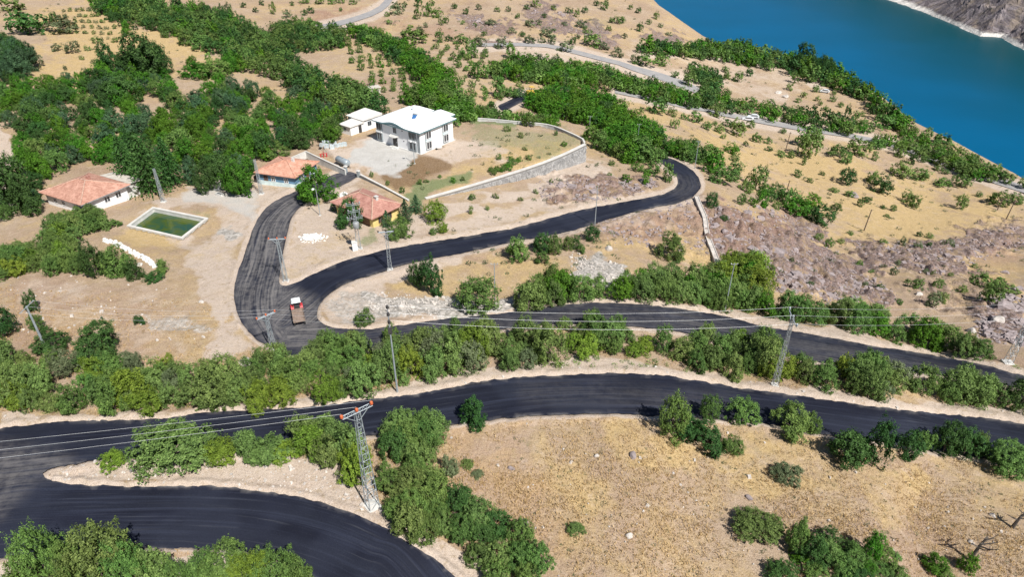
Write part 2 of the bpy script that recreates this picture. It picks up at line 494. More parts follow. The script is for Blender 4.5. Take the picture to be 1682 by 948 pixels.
class NB:
    def __init__(self, name):
        self.m = bpy.data.materials.new(name)
        self.m.use_nodes = True
        self.t = self.m.node_tree
        self.n = self.t.nodes
        self.b = self.n["Principled BSDF"]
        self.b.inputs["Specular IOR Level"].default_value = 0.25
        self._co = None
        MATS[name] = self.m

    def link(self, a, b):
        self.t.links.new(a, b)

    def co(self):
        if self._co is None:
            self._co = self.n.new("ShaderNodeNewGeometry").outputs["Position"]
        return self._co

    def objco(self):
        return self.n.new("ShaderNodeTexCoord").outputs["Object"]

    def noise(self, scale, detail=3, rough=0.55, vec=None, dist=0.0):
        k = self.n.new("ShaderNodeTexNoise")
        k.inputs["Scale"].default_value = scale
        k.inputs["Detail"].default_value = detail
        k.inputs["Roughness"].default_value = rough
        k.inputs["Distortion"].default_value = dist
        self.link(vec if vec is not None else self.co(), k.inputs["Vector"])
        return k.outputs[0]

    def voro(self, scale, vec=None, feature='F1'):
        k = self.n.new("ShaderNodeTexVoronoi")
        k.feature = feature
        k.inputs["Scale"].default_value = scale
        self.link(vec if vec is not None else self.co(), k.inputs["Vector"])
        return k

    def ramp(self, fac, a, b, lo=0.0, hi=1.0):
        k = self.n.new("ShaderNodeMapRange")
        k.inputs[1].default_value = a; k.inputs[2].default_value = b
        k.inputs[3].default_value = lo; k.inputs[4].default_value = hi
        k.clamp = True
        self.link(fac, k.inputs[0])
        return k.outputs[0]

    def math(self, op, a, b):
        k = self.n.new("ShaderNodeMath"); k.operation = op
        for i, v in enumerate((a, b)):
            if isinstance(v, (int, float)): k.inputs[i].default_value = v
            else: self.link(v, k.inputs[i])
        return k.outputs[0]

    def mix(self, fac, a, b, mode='MIX'):
        k = self.n.new("ShaderNodeMix"); k.data_type = 'RGBA'; k.blend_type = mode
        if isinstance(fac, (int, float)): k.inputs[0].default_value = fac
        else: self.link(fac, k.inputs[0])
        for i, v in ((6, a), (7, b)):
            if isinstance(v, tuple): k.inputs[i].default_value = v + (1,)
            else: self.link(v, k.inputs[i])
        return k.outputs[2]

    def attr(self, name):
        k = self.n.new("ShaderNodeAttribute"); k.attribute_name = name
        return k

    def sep(self, col):
        k = self.n.new("ShaderNodeSeparateColor")
        self.link(col, k.inputs[0])
        return k.outputs

    def bump(self, h, strength=0.5, dist=0.1):
        k = self.n.new("ShaderNodeBump")
        k.inputs["Strength"].default_value = strength
        k.inputs["Distance"].default_value = dist
        self.link(h, k.inputs["Height"])
        self.link(k.outputs[0], self.b.inputs["Normal"])

    def done(self, col, rough=0.9, metal=0.0, spec=None):
        if isinstance(col, tuple): self.b.inputs["Base Color"].default_value = col + (1,)
        else: self.link(col, self.b.inputs["Base Color"])
        if isinstance(rough, float) or isinstance(rough, int): self.b.inputs["Roughness"].default_value = rough
        else: self.link(rough, self.b.inputs["Roughness"])
        self.b.inputs["Metallic"].default_value = metal
        if spec is not None: self.b.inputs["Specular IOR Level"].default_value = spec
        return self.m


def plain(name, col, rough=0.7, var=0.12, scale=1.5, metal=0.0, spec=None, fine=12.0):
    """a painted or solid surface with uneven colour, grain and fine relief"""
    k = NB(name)
    v = k.objco()
    n = k.noise(scale, 4, 0.6, v)
    f = k.noise(fine, 2, 0.6, v)
    dark = tuple(c * (1 - var * 1.6) for c in col); lite = tuple(min(0.9, c * (1 + var)) for c in col)
    c = k.mix(k.ramp(n, 0.3, 0.7), dark, lite)
    c = k.mix(k.ramp(f, 0.3, 0.7, 0, var), c, (0.25, 0.22, 0.18))
    k.bump(f, 0.25, 0.02)
    return k.done(c, rough, metal, spec)


# ------------------------------------------------------------------ ground material
def ground_material():
    k = NB("dry_ground")
    A = k.sep(k.attr("cover_a").outputs["Color"]); al = k.attr("cover_a").outputs["Alpha"]
    B = k.sep(k.attr("cover_b").outputs["Color"]); bl = k.attr("cover_b").outputs["Alpha"]
    dirt, rock, green, brown = A[0], A[1], A[2], al
    red, pale, gold, scree = B[0], B[1], B[2], bl
    big = k.noise(0.055, 4, 0.6)
    mid = k.noise(0.33, 5, 0.65, dist=0.4)
    fine = k.noise(2.6, 4, 0.75)
    grain = k.noise(9.0, 3, 0.8)
    # dry grass: brownish soil under straw
    soil = k.mix(k.ramp(mid, 0.35, 0.65), (0.405, 0.28, 0.19), (0.27, 0.185, 0.135))
    soil = k.mix(k.ramp(big, 0.35, 0.7), soil, (0.44, 0.335, 0.245))
    straw = k.mix(k.ramp(fine, 0.3, 0.7), (0.43, 0.295, 0.125), (0.59, 0.43, 0.22))
    huge = k.noise(0.03, 4, 0.65)
    gsum = k.math('ADD', k.math('MULTIPLY', gold, 0.30), k.math('ADD', k.math('MULTIPLY', mid, 0.75), k.math('MULTIPLY', fine, 0.35)))
    gsum = k.math('ADD', gsum, k.ramp(huge, 0.35, 0.65, -0.10, 0.14))
    col = k.mix(k.ramp(gsum, 0.50, 0.80), soil, straw)
    weeds = k.noise(0.8, 3, 0.7)
    col = k.mix(k.ramp(weeds, 0.58, 0.74, 0, 0.6), col, (0.20, 0.175, 0.085))
    # red earth
    rcol = k.mix(k.ramp(fine, 0.3, 0.7), (0.29, 0.15, 0.115), (0.43, 0.25, 0.19))
    col = k.mix(k.math('MULTIPLY', red, k.ramp(mid, 0.25, 0.6, 0.3, 1.0)), col, rcol)
    # pale gravel soil
    dcol = k.mix(k.ramp(mid, 0.35, 0.65), (0.57, 0.47, 0.385), (0.465, 0.36, 0.28))
    dcol = k.mix(k.ramp(fine, 0.35, 0.75), dcol, (0.61, 0.51, 0.44))
    dmask = k.ramp(k.math('ADD', dirt, k.math('ADD', k.math('MULTIPLY', k.math('SUBTRACT', mid, 0.5), 1.1), k.math('MULTIPLY', k.math('SUBTRACT', big, 0.5), 0.9))), 0.26, 0.66)
    col = k.mix(dmask, col, dcol)
    # dry clumps and bare spots on grass and soil alike
    clump = k.noise(1.05, 4, 0.7, dist=0.5); spot = k.noise(0.42, 4, 0.7, dist=0.8)
    cm = k.math('MULTIPLY', k.ramp(clump, 0.52, 0.66, 0, 0.62), k.ramp(spot, 0.40, 0.58, 0.15, 1.0))
    col = k.mix(cm, col, k.mix(k.ramp(fine, 0.35, 0.65), (0.24, 0.165, 0.085), (0.40, 0.29, 0.15)))
    col = k.mix(k.ramp(spot, 0.44, 0.30, 0, 0.5), col, (0.60, 0.47, 0.36))
    # grey-violet rock with red-brown earth in its joints
    vr = k.voro(0.8); vr2 = k.voro(2.6)
    rk = k.mix(k.ramp(vr.outputs["Color"], 0.2, 0.8), (0.17, 0.13, 0.135), (0.37, 0.295, 0.295))
    rk = k.mix(k.ramp(vr2.outputs["Color"], 0.3, 0.8, 0, 0.7), rk, (0.36, 0.23, 0.185))
    rk = k.mix(k.ramp(vr2.outputs["Distance"], 0.5, 0.75, 0, 0.75), rk, (0.11, 0.075, 0.065))
    rk = k.mix(k.math("MULTIPLY", red, 0.65), rk, (0.33, 0.19, 0.14))
    rk = k.mix(k.ramp(mid, 0.50, 0.64, 0, 0.85), rk, (0.40, 0.28, 0.17))
    rmask = k.ramp(k.math('ADD', rock, k.math('MULTIPLY', k.math('SUBTRACT', mid, 0.5), 1.3)), 0.40, 0.66)
    col = k.mix(rmask, col, rk)
    sc = k.mix(k.ramp(vr2.outputs["Color"], 0.2, 0.8), (0.28, 0.265, 0.24), (0.56, 0.525, 0.49))
    smask = k.ramp(k.math('ADD', scree, k.math('MULTIPLY', k.math('SUBTRACT', fine, 0.5), 0.9)), 0.4, 0.7)
    col = k.mix(smask, col, sc)
    bcol = k.mix(k.ramp(fine, 0.3, 0.7), (0.125, 0.07, 0.032), (0.26, 0.16, 0.08))
    col = k.mix(brown, col, bcol)
    gcol = k.mix(k.ramp(fine, 0.3, 0.7), (0.075, 0.15, 0.035), (0.24, 0.26, 0.13))
    gmask = k.ramp(k.math('ADD', green, k.math('MULTIPLY', k.math('SUBTRACT', fine, 0.5), 1.3)), 0.3, 0.75)
    col = k.mix(gmask, col, gcol)
    pcol = k.mix(k.ramp(mid, 0.3, 0.7), (0.58, 0.57, 0.55), (0.47, 0.455, 0.43))
    col = k.mix(k.ramp(k.math('ADD', pale, k.math('MULTIPLY', k.math('SUBTRACT', mid, 0.5), 0.6)), 0.25, 0.7), col, pcol)
    # grain: stems, pebbles and crumbs
    col = k.mix(k.ramp(grain, 0.50, 0.64, 0.0, 0.7), col, k.mix(0.45, col, (0.80, 0.68, 0.50)))
    col = k.mix(k.ramp(grain, 0.48, 0.34, 0.0, 0.75), col, k.mix(0.7, col, (0.11, 0.075, 0.045)))
    hh = k.math('ADD', k.math('MULTIPLY', fine, 0.6), k.math('MULTIPLY', grain, 0.4))
    craggy = k.noise(1.1, 5, 0.75, dist=0.8)
    hh = k.math('ADD', hh, k.math('MULTIPLY', k.math('ADD', k.math('MULTIPLY', vr.outputs["Distance"], -0.8), k.math('MULTIPLY', craggy, 3.2)), k.math('MAXIMUM', rmask, k.math('MULTIPLY', red, 0.7))))
    k.bump(hh, 0.85, 0.26)
    return k.done(col, 0.95, 0, 0.1)


M_GROUND = ground_material()


def mesh_np(name, V, F, mats=(), smooth=False, mi=None):
    """V (n,3), F (m,k) same-size faces"""
    me = bpy.data.meshes.new(name)
    V = np.asarray(V, np.float32); F = np.asarray(F, np.int32)
    k = F.shape[1]
    me.vertices.add(len(V)); me.vertices.foreach_set("co", V.ravel())
    me.loops.add(F.size); me.loops.foreach_set("vertex_index", F.ravel())
    me.polygons.add(len(F))
    me.polygons.foreach_set("loop_start", np.arange(0, F.size, k, dtype=np.int32))
    me.polygons.foreach_set("use_smooth", np.full(len(F), smooth))
    for m in mats: me.materials.append(m)
    if mi is not None: me.polygons.foreach_set("material_index", np.asarray(mi, np.int32))
    me.update()
    return me


def add(name, me, parent=None, **props):
    o = bpy.data.objects.new(name, me)
    COL.objects.link(o)
    if parent is not None: o.parent = parent
    for a, b in props.items(): o[a] = b
    return o


def thing(name, label, cat, loc=(0, 0, 0), rz=0.0, group=None):
    o = bpy.data.objects.new(name, None)
    o.empty_display_size = 0.3
    COL.objects.link(o)
    o.location = loc; o.rotation_euler = (0, 0, rz)
    o["label"] = label; o["category"] = cat
    if group: o["group"] = group
    return o


# ------------------------------------------------------------------ terrain mesh (a world grid, finer where more is seen)
def build_terrain():
    cols = np.concatenate([np.arange(-2300, -60, 60), np.arange(-60, 1742, TSTEP), np.arange(1742, 4100, 60)])
    rows = np.concatenate([np.arange(-243, -60, 2.0), np.arange(-60, 1000, TSTEP), np.arange(1000, 1480, 16)])
    QX, QY = np.meshgrid(cols, rows)
    u, a, b = ray(QX, QY)
    t = -CAMZ / b
    x = u * t; y = a * t
    z = np.empty_like(x); C = {c: np.empty_like(x) for c in CH}; RS = np.empty_like(x)
    for r0 in range(0, len(rows), 60):
        s = slice(r0, r0 + 60)
        zz, rs, cv = Hfull(x[s].copy(), y[s].copy())
        z[s] = zz; RS[s] = rs
        for c in CH: C[c][s] = cv[c]
    n, m = x.shape
    idx = np.arange(n * m).reshape(n, m)
    F = np.stack([idx[:-1, :-1], idx[1:, :-1], idx[1:, 1:], idx[:-1, 1:]], -1).reshape(-1, 4)
    me = mesh_np("ground", np.stack([x, y, z], -1).reshape(-1, 3), F, [M_GROUND], True)
    C["dirt"] = np.maximum(C["dirt"], 0.92 * sstep(13, 2, -RS))
    for nm, chs in (("cover_a", CH[:4]), ("cover_b", CH[4:])):
        at = me.color_attributes.new(nm, 'FLOAT_COLOR', 'POINT')
        at.data.foreach_set("color", np.stack([C[c].ravel() for c in chs], -1).astype(np.float32).ravel())
    o = add("ground", me, kind="structure", label="dry hillside of straw grass, pale soil and rock", category="ground")
    return o


TSTEP = 2.2
build_terrain()


# ------------------------------------------------------------------ opposite bank of the reservoir
def far_bank():
    k = NB("bank_rock")
    zz = k.n.new("ShaderNodeSeparateXYZ"); k.link(k.co(), zz.inputs[0])
    v1 = k.voro(0.11); n1 = k.noise(0.05, 5, 0.7); n2 = k.noise(0.3, 4, 0.7)
    c = k.mix(k.ramp(v1.outputs["Color"], 0.2, 0.8), (0.11, 0.095, 0.105), (0.24, 0.21, 0.22))
    c = k.mix(k.ramp(n1, 0.5, 0.66, 0, 0.7), c, (0.33, 0.265, 0.205))
    c = k.mix(k.ramp(n2, 0.55, 0.7, 0, 0.8), c, (0.075, 0.085, 0.055))
    wl = k.math('ADD', zz.outputs[2], k.math('MULTIPLY', n2, 5.0))
    c = k.mix(k.ramp(wl, LAKE_Z + 7.5, LAKE_Z + 5.0), c, (0.66, 0.63, 0.59))
    k.bump(n2, 0.9, 2.0)
    k.done(c, 0.95, 0, 0.1)
    line = smooth_line(FARSHORE[:-1], 4.5)
    line = np.array([p for p in line if 200 < p[0] < 900])
    t = np.gradient(line, axis=0); t /= np.linalg.norm(t, axis=1)[:, None]
    n = np.stack([-t[:, 1], t[:, 0]], 1)
    dd = np.concatenate([np.arange(-12, 90, 2.2), np.arange(90, 320, 8)])
    X = line[:, None, 0] + n[:, None, 0] * dd[None]; Y = line[:, None, 1] + n[:, None, 1] * dd[None]
    D = np.maximum(sdline(FARSHORE, X, Y), -12)
    Z = LAKE_Z + np.where(D > 0, 170 * (1 - np.exp(-D / 170)), D * .5)
    cr = np.abs(fbm(X / 16, Y / 16, 81, 4)) * 1.7 - .35
    Z = Z + np.clip(D / 14, 0, 1) * (9.5 * cr + 14 * fbm(X / 50, Y / 50, 5, 2) + 2.0 * fbm(X / 3.5, Y / 3.5, 91, 2))
    Z = Z + 1.4 * fbm(X / 8, Y / 8, 95, 2)
    m_, q_ = X.shape; idx = np.arange(m_ * q_).reshape(m_, q_)
    F = np.stack([idx[:-1, :-1], idx[1:, :-1], idx[1:, 1:], idx[:-1, 1:]], -1).reshape(-1, 4)
    add("hillside", mesh_np("hillside", np.stack([X, Y, Z], -1).reshape(-1, 3), F[:, ::-1], [k.m]), kind="structure", label="craggy grey rock bank on the far side of the water", category="hillside")


far_bank()


# ------------------------------------------------------------------ reservoir
def water():
    k = NB("lake_water")
    n1 = k.noise(0.35, 3, 0.6); n2 = k.noise(0.012, 2, 0.5)
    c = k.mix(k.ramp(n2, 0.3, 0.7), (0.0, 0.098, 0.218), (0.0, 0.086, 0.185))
    c = k.mix(k.attr("bank_reflection").outputs["Fac"], c, (0.0, 0.05, 0.06))  # dark reflection of the far bank, painted into the water colour
    k.bump(n1, 0.25, 0.25)
    k.b.inputs["IOR"].default_value = 1.33
    k.done(c, 0.3, 0, 0.055)
    gx = np.concatenate([np.arange(-2500, 100, 200), np.arange(100, 1000, 12), np.arange(1000, 6001, 250)])
    gy = np.concatenate([np.arange(150, 1000, 12), np.arange(1000, 6001, 250)])
    X, Y = np.meshgrid(gx, gy)
    d = -sdline(FARSHORE, X, Y)
    n, m = X.shape; idx = np.arange(n * m).reshape(n, m)
    F = np.stack([idx[:-1, :-1], idx[:-1, 1:], idx[1:, 1:], idx[1:, :-1]], -1).reshape(-1, 4)
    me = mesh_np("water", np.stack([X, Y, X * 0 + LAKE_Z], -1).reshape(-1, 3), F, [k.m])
    at = me.attributes.new("bank_reflection", 'FLOAT', 'POINT')
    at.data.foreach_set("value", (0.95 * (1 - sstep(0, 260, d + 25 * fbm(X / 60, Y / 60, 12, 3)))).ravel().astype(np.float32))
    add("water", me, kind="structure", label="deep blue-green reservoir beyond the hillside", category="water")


water()


# ------------------------------------------------------------------ roads
def asphalt(name, dark, lite, streak, rough):
    k = NB(name)
    s = k.attr("along").outputs["Fac"]; d = k.attr("across").outputs["Fac"]; du = k.attr("dusty").outputs["Fac"]
    cb = k.n.new("ShaderNodeCombineXYZ")
    k.link(k.math('MULTIPLY', s, 0.045), cb.inputs[0]); k.link(k.math('MULTIPLY', d, 1.5), cb.inputs[1])
    st = k.noise(1.0, 4, 0.6, cb.outputs[0], 0.15)
    cb2 = k.n.new("ShaderNodeCombineXYZ")
    k.link(k.math('MULTIPLY', s, 0.012), cb2.inputs[0]); k.link(k.math('MULTIPLY', d, 0.55), cb2.inputs[1])
    st2 = k.noise(1.0, 2, 0.5, cb2.outputs[0])
    g = k.noise(14.0, 2, 0.7); p = k.noise(0.22, 4, 0.6)
    p2 = k.noise(0.09, 3, 0.5)
    c = k.mix(k.ramp(p, 0.35, 0.7), dark, tuple(v * 1.5 for v in dark))
    c = k.mix(k.ramp(p2, 0.52, 0.6, 0, 0.5), c, tuple(v * 1.3 for v in lite))
    c = k.mix(k.ramp(st2, 0.42, 0.66, 0, 0.55), c, lite)
    c = k.mix(k.ramp(st, 0.50, 0.68, 0, streak), c, tuple(v * 2.0 for v in lite))
    st3 = k.noise(2.6, 3, 0.6, cb.outputs[0], 0.1)
    c = k.mix(k.ramp(st3, 0.58, 0.74, 0, 0.4), c, (0.085, 0.088, 0.10))
    c = k.mix(k.ramp(g, 0.55, 0.8, 0, 0.25), c, (0.08, 0.082, 0.10))
    c = k.mix(k.ramp(g, 0.48, 0.3, 0, 0.5), c, (0.006, 0.006, 0.009))
    dust = k.noise(1.1, 5, 0.7, cb.outputs[0], 0.9); dn = k.noise(0.9, 5, 0.75)
    c = k.mix(k.math('MULTIPLY', du, k.ramp(k.math('ADD', k.math('MULTIPLY', dust, 0.7), k.math('MULTIPLY', dn, 0.4)), 0.46, 0.66, 0.05, 0.85)), c, (0.22, 0.205, 0.195))
    k.bump(g, 0.35, 0.02)
    return k.done(c, rough, 0, 0.22)


M_FRESH = asphalt("fresh_asphalt", (0.0085, 0.0100, 0.0195), (0.020, 0.0235, 0.038), 0.55, 0.7)
M_OLD = NB("old_asphalt")
_n = M_OLD.noise(0.4, 4, 0.6); _g = M_OLD.noise(3.0, 3, 0.7)
_c = M_OLD.mix(M_OLD.ramp(_n, 0.3, 0.7), (0.22, 0.22, 0.235), (0.34, 0.325, 0.315))
_c = M_OLD.mix(M_OLD.ramp(_g, 0.4, 0.7, 0, 0.5), _c, (0.5, 0.47, 0.43))
M_OLD = M_OLD.done(_c, 0.9)

CENTRES = {
 "village": [pts("445,560 420,520 420,480 432,440 440,400 450,365 480,335 530,310 580,286"),
             pts("455,530 490,500 540,462 620,432 700,413 840,387 950,362 1050,338 1110,322 1132,305 1125,288 1095,268 1065,251"),
             pts("470,565 600,557 720,541 840,527 940,516 1050,518 1165,532 1260,556 1400,581 1536,600 1682,628 1950,690 2500,785")],
 "lower": [pts("-150,800 -80,730 0,735 135,722 325,712 560,693 735,669 860,652 1000,647 1100,651 1260,671 1400,690 1560,713 1682,733 1950,787 2500,905"),
           pts("-150,810 -80,880 0,860 150,853 300,851 420,858 520,880 600,912 660,950 820,1180")],
 "patch": [pts("815,180 876,155")],
}


def build_road(key, name, label, mat, dz=0.04, step=9):
    B = ROADPOLY[key]
    n = len(B)
    x0, y0 = B.min(0); x1, y1 = B.max(0)
    gx, gy = np.meshgrid(np.arange(x0, x1, step), np.arange(y0, y1, step * 0.6))
    gx = gx.ravel() + RNG.uniform(-1, 1, gx.size); gy = gy.ravel() + RNG.uniform(-0.6, 0.6, gy.size)
    sd = sdpoly(B, gx, gy)
    m = sd > step * 0.3
    allp = np.vstack([B, np.stack([gx[m], gy[m]], 1)])
    vs = [Vector((float(a), float(-b))) for a, b in allp]
    out = delaunay_2d_cdt(vs, [(i, (i + 1) % n) for i in range(n)], [], 1, 1e-5)
    P = np.array([(v.x, -v.y) for v in out[0]])
    F = [f for f in out[2] if len(f) == 3]
    W, _ = march(P[:, 0], P[:, 1], Hbase, n=400)
    W[:, 2] += dz
    # drop an apron round the edge so the slab has thickness
    V = W; 
    me = mesh_np(name, V, np.array([f for f in F]), [mat], True)
    s = np.zeros(len(V)); dd = np.full(len(V), 1e9)
    if key in CENTRES:
        off = 0.0
        for c in CENTRES[key]:
            cw = ground(smooth_line(c, 12))[0][:, :2]
            acc = off
            for i in range(len(cw) - 1):
                a = cw[i]; e = cw[i + 1] - a; L = np.linalg.norm(e) + 1e-9; e = e / L
                r = V[:, :2] - a
                t = np.clip(r @ e, 0, L)
                q = r - t[:, None] * e
                dist = np.linalg.norm(q, axis=1)
                sg = np.sign(e[0] * r[:, 1] - e[1] * r[:, 0])
                b = dist < np.abs(dd)
                dd = np.where(b, dist * sg, dd); s = np.where(b, acc + t, s)
                acc += L
            off += 500
    for nm, val in (("along", s), ("across", dd)):
        a = me.attributes.new(nm, 'FLOAT', 'POINT'); a.data.foreach_set("value", val.astype(np.float32))
    dust = np.zeros(len(V))
    for pp, amt, f in (("380,480 410,380 450,325 500,318 488,345 472,390 462,440 470,470 520,490 530,530 560,545 520,575 440,570 395,525", 1.0, 12),
                       ("500,318 560,285 590,288 560,310 505,332", 0.7, 6), ("0,725 90,740 130,765 60,790 0,850 -100,840 -100,760", 0.6, 20),
                       ("560,545 720,528 900,508 1000,500 1100,508 1300,552 1682,625 1682,640 1300,590 1100,545 900,535 600,575", 0.4, 10),
                       ("1090,315 1120,290 1150,290 1150,312 1120,328", 0.3, 8), ("850,630 1000,625 1200,650 1200,680 1000,665 860,665", 0.2, 15)):
        dust = np.maximum(dust, amt * sstep(-f, f, sdpoly(pts(pp), P[:, 0], P[:, 1])))
    dust = np.maximum(dust, .85 * sstep(4.5, .3, sdpoly(B, P[:, 0], P[:, 1])) * sstep(-.25, .35, fbm(P[:, 0] / 14, P[:, 1] / 10, 66, 3)))
    a = me.attributes.new("dusty", 'FLOAT', 'POINT'); a.data.foreach_set("value", dust.astype(np.float32))
    return add(name, me, kind="structure", label=label, category="road")


build_road("lower", "road", "freshly laid dark asphalt hairpin road in the foreground", M_FRESH, 0.06, 9)
build_road("village", "road", "freshly laid dark asphalt road climbing past the houses", M_FRESH, 0.06, 8)
build_road("patch", "road", "short stretch of new black asphalt behind the white house", M_FRESH, 0.1, 4)
build_road("fartop", "road", "old grey road on the hillside at the top", M_OLD, 0.15, 5)
build_road("farmid", "road", "old grey road winding past the far groves", M_OLD, 0.15, 5)
build_road("farlow", "road", "old grey road along the slope above the water", M_OLD, 0.15, 5)

# ------------------------------------------------------------------ mesh builder
class MB:
    def __init__(self):
        self.v = []; self.f = []; self.mi = []; self.k = 0

    def _add(self, V, F, mi=None):
        o = len(self.v)
        self.v += [tuple(p) for p in V]
        self.f += [tuple(o + i for i in f) for f in F]
        self.mi += [self.k if mi is None else mi] * len(F)
        return self

    def box(self, x0, x1, y0, y1, z0, z1):
        V = [(x0, y0, z0), (x1, y0, z0), (x1, y1, z0), (x0, y1, z0), (x0, y0, z1), (x1, y0, z1), (x1, y1, z1), (x0, y1, z1)]
        return self._add(V, [(0, 3, 2, 1), (4, 5, 6, 7), (0, 1, 5, 4), (1, 2, 6, 5), (2, 3, 7, 6), (3, 0, 4, 7)])

    def hexa(self, bottom, top):
        """prism between two rings of the same length"""
        n = len(bottom)
        F = [tuple(range(n - 1, -1, -1)), tuple(range(n, 2 * n))]
        F += [(i, (i + 1) % n, n + (i + 1) % n, n + i) for i in range(n)]
        return self._add(list(bottom) + list(top), F)

    def poly(self, V, F):
        return self._add(V, F)

    def tube(self, P, R, n=6, cap=True):
        P = [Vector(p) for p in P]
        if isinstance(R, (int, float)): R = [R] * len(P)
        rings = []
        up = Vector((0, 0, 1))
        for i, p in enumerate(P):
            t = (P[min(i + 1, len(P) - 1)] - P[max(i - 1, 0)])
            t = t.normalized() if t.length > 1e-9 else up
            a = t.cross(Vector((0.31, 0.17, 0.93)) if abs(t.z) < 0.9 else Vector((1, 0, 0))).normalized()
            b = t.cross(a)
            rings.append([p + (a * math.cos(q) + b * math.sin(q)) * R[i] for q in [2 * math.pi * j / n for j in range(n)]])
        V = [p for r in rings for p in r]
        F = []
        for i in range(len(P) - 1):
            for j in range(n):
                F.append((i * n + j, i * n + (j + 1) % n, (i + 1) * n + (j + 1) % n, (i + 1) * n + j))
        if cap:
            F.append(tuple(range(n - 1, -1, -1))); F.append(tuple((len(P) - 1) * n + j for j in range(n)))
        return self._add(V, F)

    def bar(self, a, b, w):
        return self.tube([a, b], w, 4)

    def lathe(self, prof, n=12, c=(0, 0, 0)):
        """profile (r, z) turned round z"""
        V = []; F = []
        for r, z in prof:
            for j in range(n):
                q = 2 * math.pi * j / n
                V.append((c[0] + r * math.cos(q), c[1] + r * math.sin(q), c[2] + z))
        for i in range(len(prof) - 1):
            for j in range(n):
                F.append((i * n + j, i * n + (j + 1) % n, (i + 1) * n + (j + 1) % n, (i + 1) * n + j))
        F.append(tuple(range(n - 1, -1, -1))); F.append(tuple((len(prof) - 1) * n + j for j in range(n)))
        return self._add(V, F)

    def rock(self, c, r, seed, sq=(1, 1, 0.75)):
        rg = random.Random(seed)
        bm = bmesh.new(); bmesh.ops.create_icosphere(bm, subdivisions=2, radius=1)
        ph = [Vector((rg.uniform(-1, 1), rg.uniform(-1, 1), rg.uniform(-1, 1))).normalized() for _ in range(9)]
        cut = [rg.uniform(.55, .85) for _ in ph]
        for v in bm.verts:
            p = v.co.copy()
            for q, k in zip(ph, cut):
                e = p.dot(q) - k
                if e > 0: p -= q * e
            v.co = p
        V = [(c[0] + v.co.x * r * sq[0], c[1] + v.co.y * r * sq[1], c[2] + v.co.z * r * sq[2]) for v in bm.verts]
        F = [tuple(v.index for v in f.verts) for f in bm.faces]
        bm.free()
        return self._add(V, F)

    def mesh(self, name, mats, smooth=False):
        me = bpy.data.meshes.new(name)
        me.from_pydata(self.v, [], self.f)
        for m in (mats if isinstance(mats, (list, tuple)) else [mats]): me.materials.append(m)
        if len(me.materials) > 1: me.polygons.foreach_set("material_index", self.mi)
        if smooth: me.polygons.foreach_set("use_smooth", [True] * len(me.polygons))
        me.update()
        return me

    def obj(self, name, mats, parent=None, smooth=False, **props):
        return add(name, self.mesh(name, mats, smooth), parent, **props)


# ------------------------------------------------------------------ materials of built things
M_WHITE = plain("white_plaster", (0.88, 0.88, 0.88), 0.75, 0.03, 0.7)
M_WHITEROOF = plain("white_sheet_roof", (0.87, 0.88, 0.885), 0.5, 0.025, 0.5)
M_GREYTRIM = plain("grey_trim", (0.30, 0.34, 0.36), 0.6, 0.1)
M_TEALTRIM = plain("teal_grey_fascia", (0.14, 0.26, 0.29), 0.5, 0.1)
M_GLASS = plain("dark_window_glass", (0.035, 0.045, 0.06), 0.12, 0.2, 0.8, 0, 0.6)
M_PALEBLUE = plain("pale_blue_paint", (0.66, 0.80, 0.84), 0.75, 0.12, 1.0)
M_BLUE = plain("blue_paint", (0.13, 0.27, 0.42), 0.75, 0.15, 1.0)
M_YELLOW = plain("ochre_yellow_paint", (0.76, 0.60, 0.24), 0.75, 0.12, 1.0)
M_BROWNWALL = plain("brown_wood", (0.22, 0.12, 0.07), 0.7, 0.2)
M_CONCRETE = plain("pale_concrete", (0.66, 0.65, 0.62), 0.85, 0.15, 0.8)
M_COPING = plain("white_coping", (0.64, 0.62, 0.58), 0.85, 0.1, 0.9)
M_GALV = plain("galvanised_steel", (0.40, 0.45, 0.48), 0.45, 0.15, 2.0, 0.3)
M_GREYSTEEL = plain("weathered_steel", (0.36, 0.38, 0.39), 0.5, 0.2, 2.0, 0.2)
M_WOODPOLE = plain("dark_wood_pole", (0.12, 0.085, 0.06), 0.85, 0.25, 3.0)
M_ORANGE = plain("orange_insulator", (0.70, 0.16, 0.06), 0.45, 0.1)
M_DARK = plain("dark_metal", (0.04, 0.04, 0.045), 0.5, 0.2)
M_WIRE = plain("aluminium_wire", (0.78, 0.79, 0.80), 0.4, 0.05, 1.0, 0.2)
M_RED = plain("red_paint", (0.50, 0.03, 0.04), 0.4, 0.12)
M_RUBBER = plain("tyre_rubber", (0.022, 0.022, 0.024), 0.85, 0.2)
M_PLANK = plain("grey_brown_planks", (0.30, 0.22, 0.175), 0.8, 0.25, 1.6)
M_CABWHITE = plain("white_cab_paint", (0.78, 0.80, 0.80), 0.4, 0.05)
M_MACHINE = plain("yellow_machine_paint", (0.75, 0.48, 0.10), 0.5, 0.12)
M_TANK = plain("grey_tank_steel", (0.40, 0.46, 0.50), 0.4, 0.15, 1.0, 0.3)
M_SACK = plain("pale_blue_grey_block", (0.55, 0.63, 0.66), 0.7, 0.15, 2.0)
M_STONEWHITE = plain("whitewashed_stone", (0.78, 0.77, 0.73), 0.85, 0.12, 2.0)
M_ROCK = plain("grey_violet_rock", (0.36, 0.30, 0.30), 0.9, 0.3, 1.2, fine=6)
M_PALEROCK = plain("pale_rock", (0.60, 0.55, 0.50), 0.9, 0.2, 1.2, fine=6)
M_SHEET = plain("pale_corrugated_sheet", (0.62, 0.57, 0.50), 0.6, 0.15, 1.0)
M_BARK = plain("grey_bark", (0.16, 0.125, 0.10), 0.9, 0.3, 4.0)
M_DEAD = plain("dead_dark_wood", (0.06, 0.05, 0.045), 0.9, 0.3, 4.0)
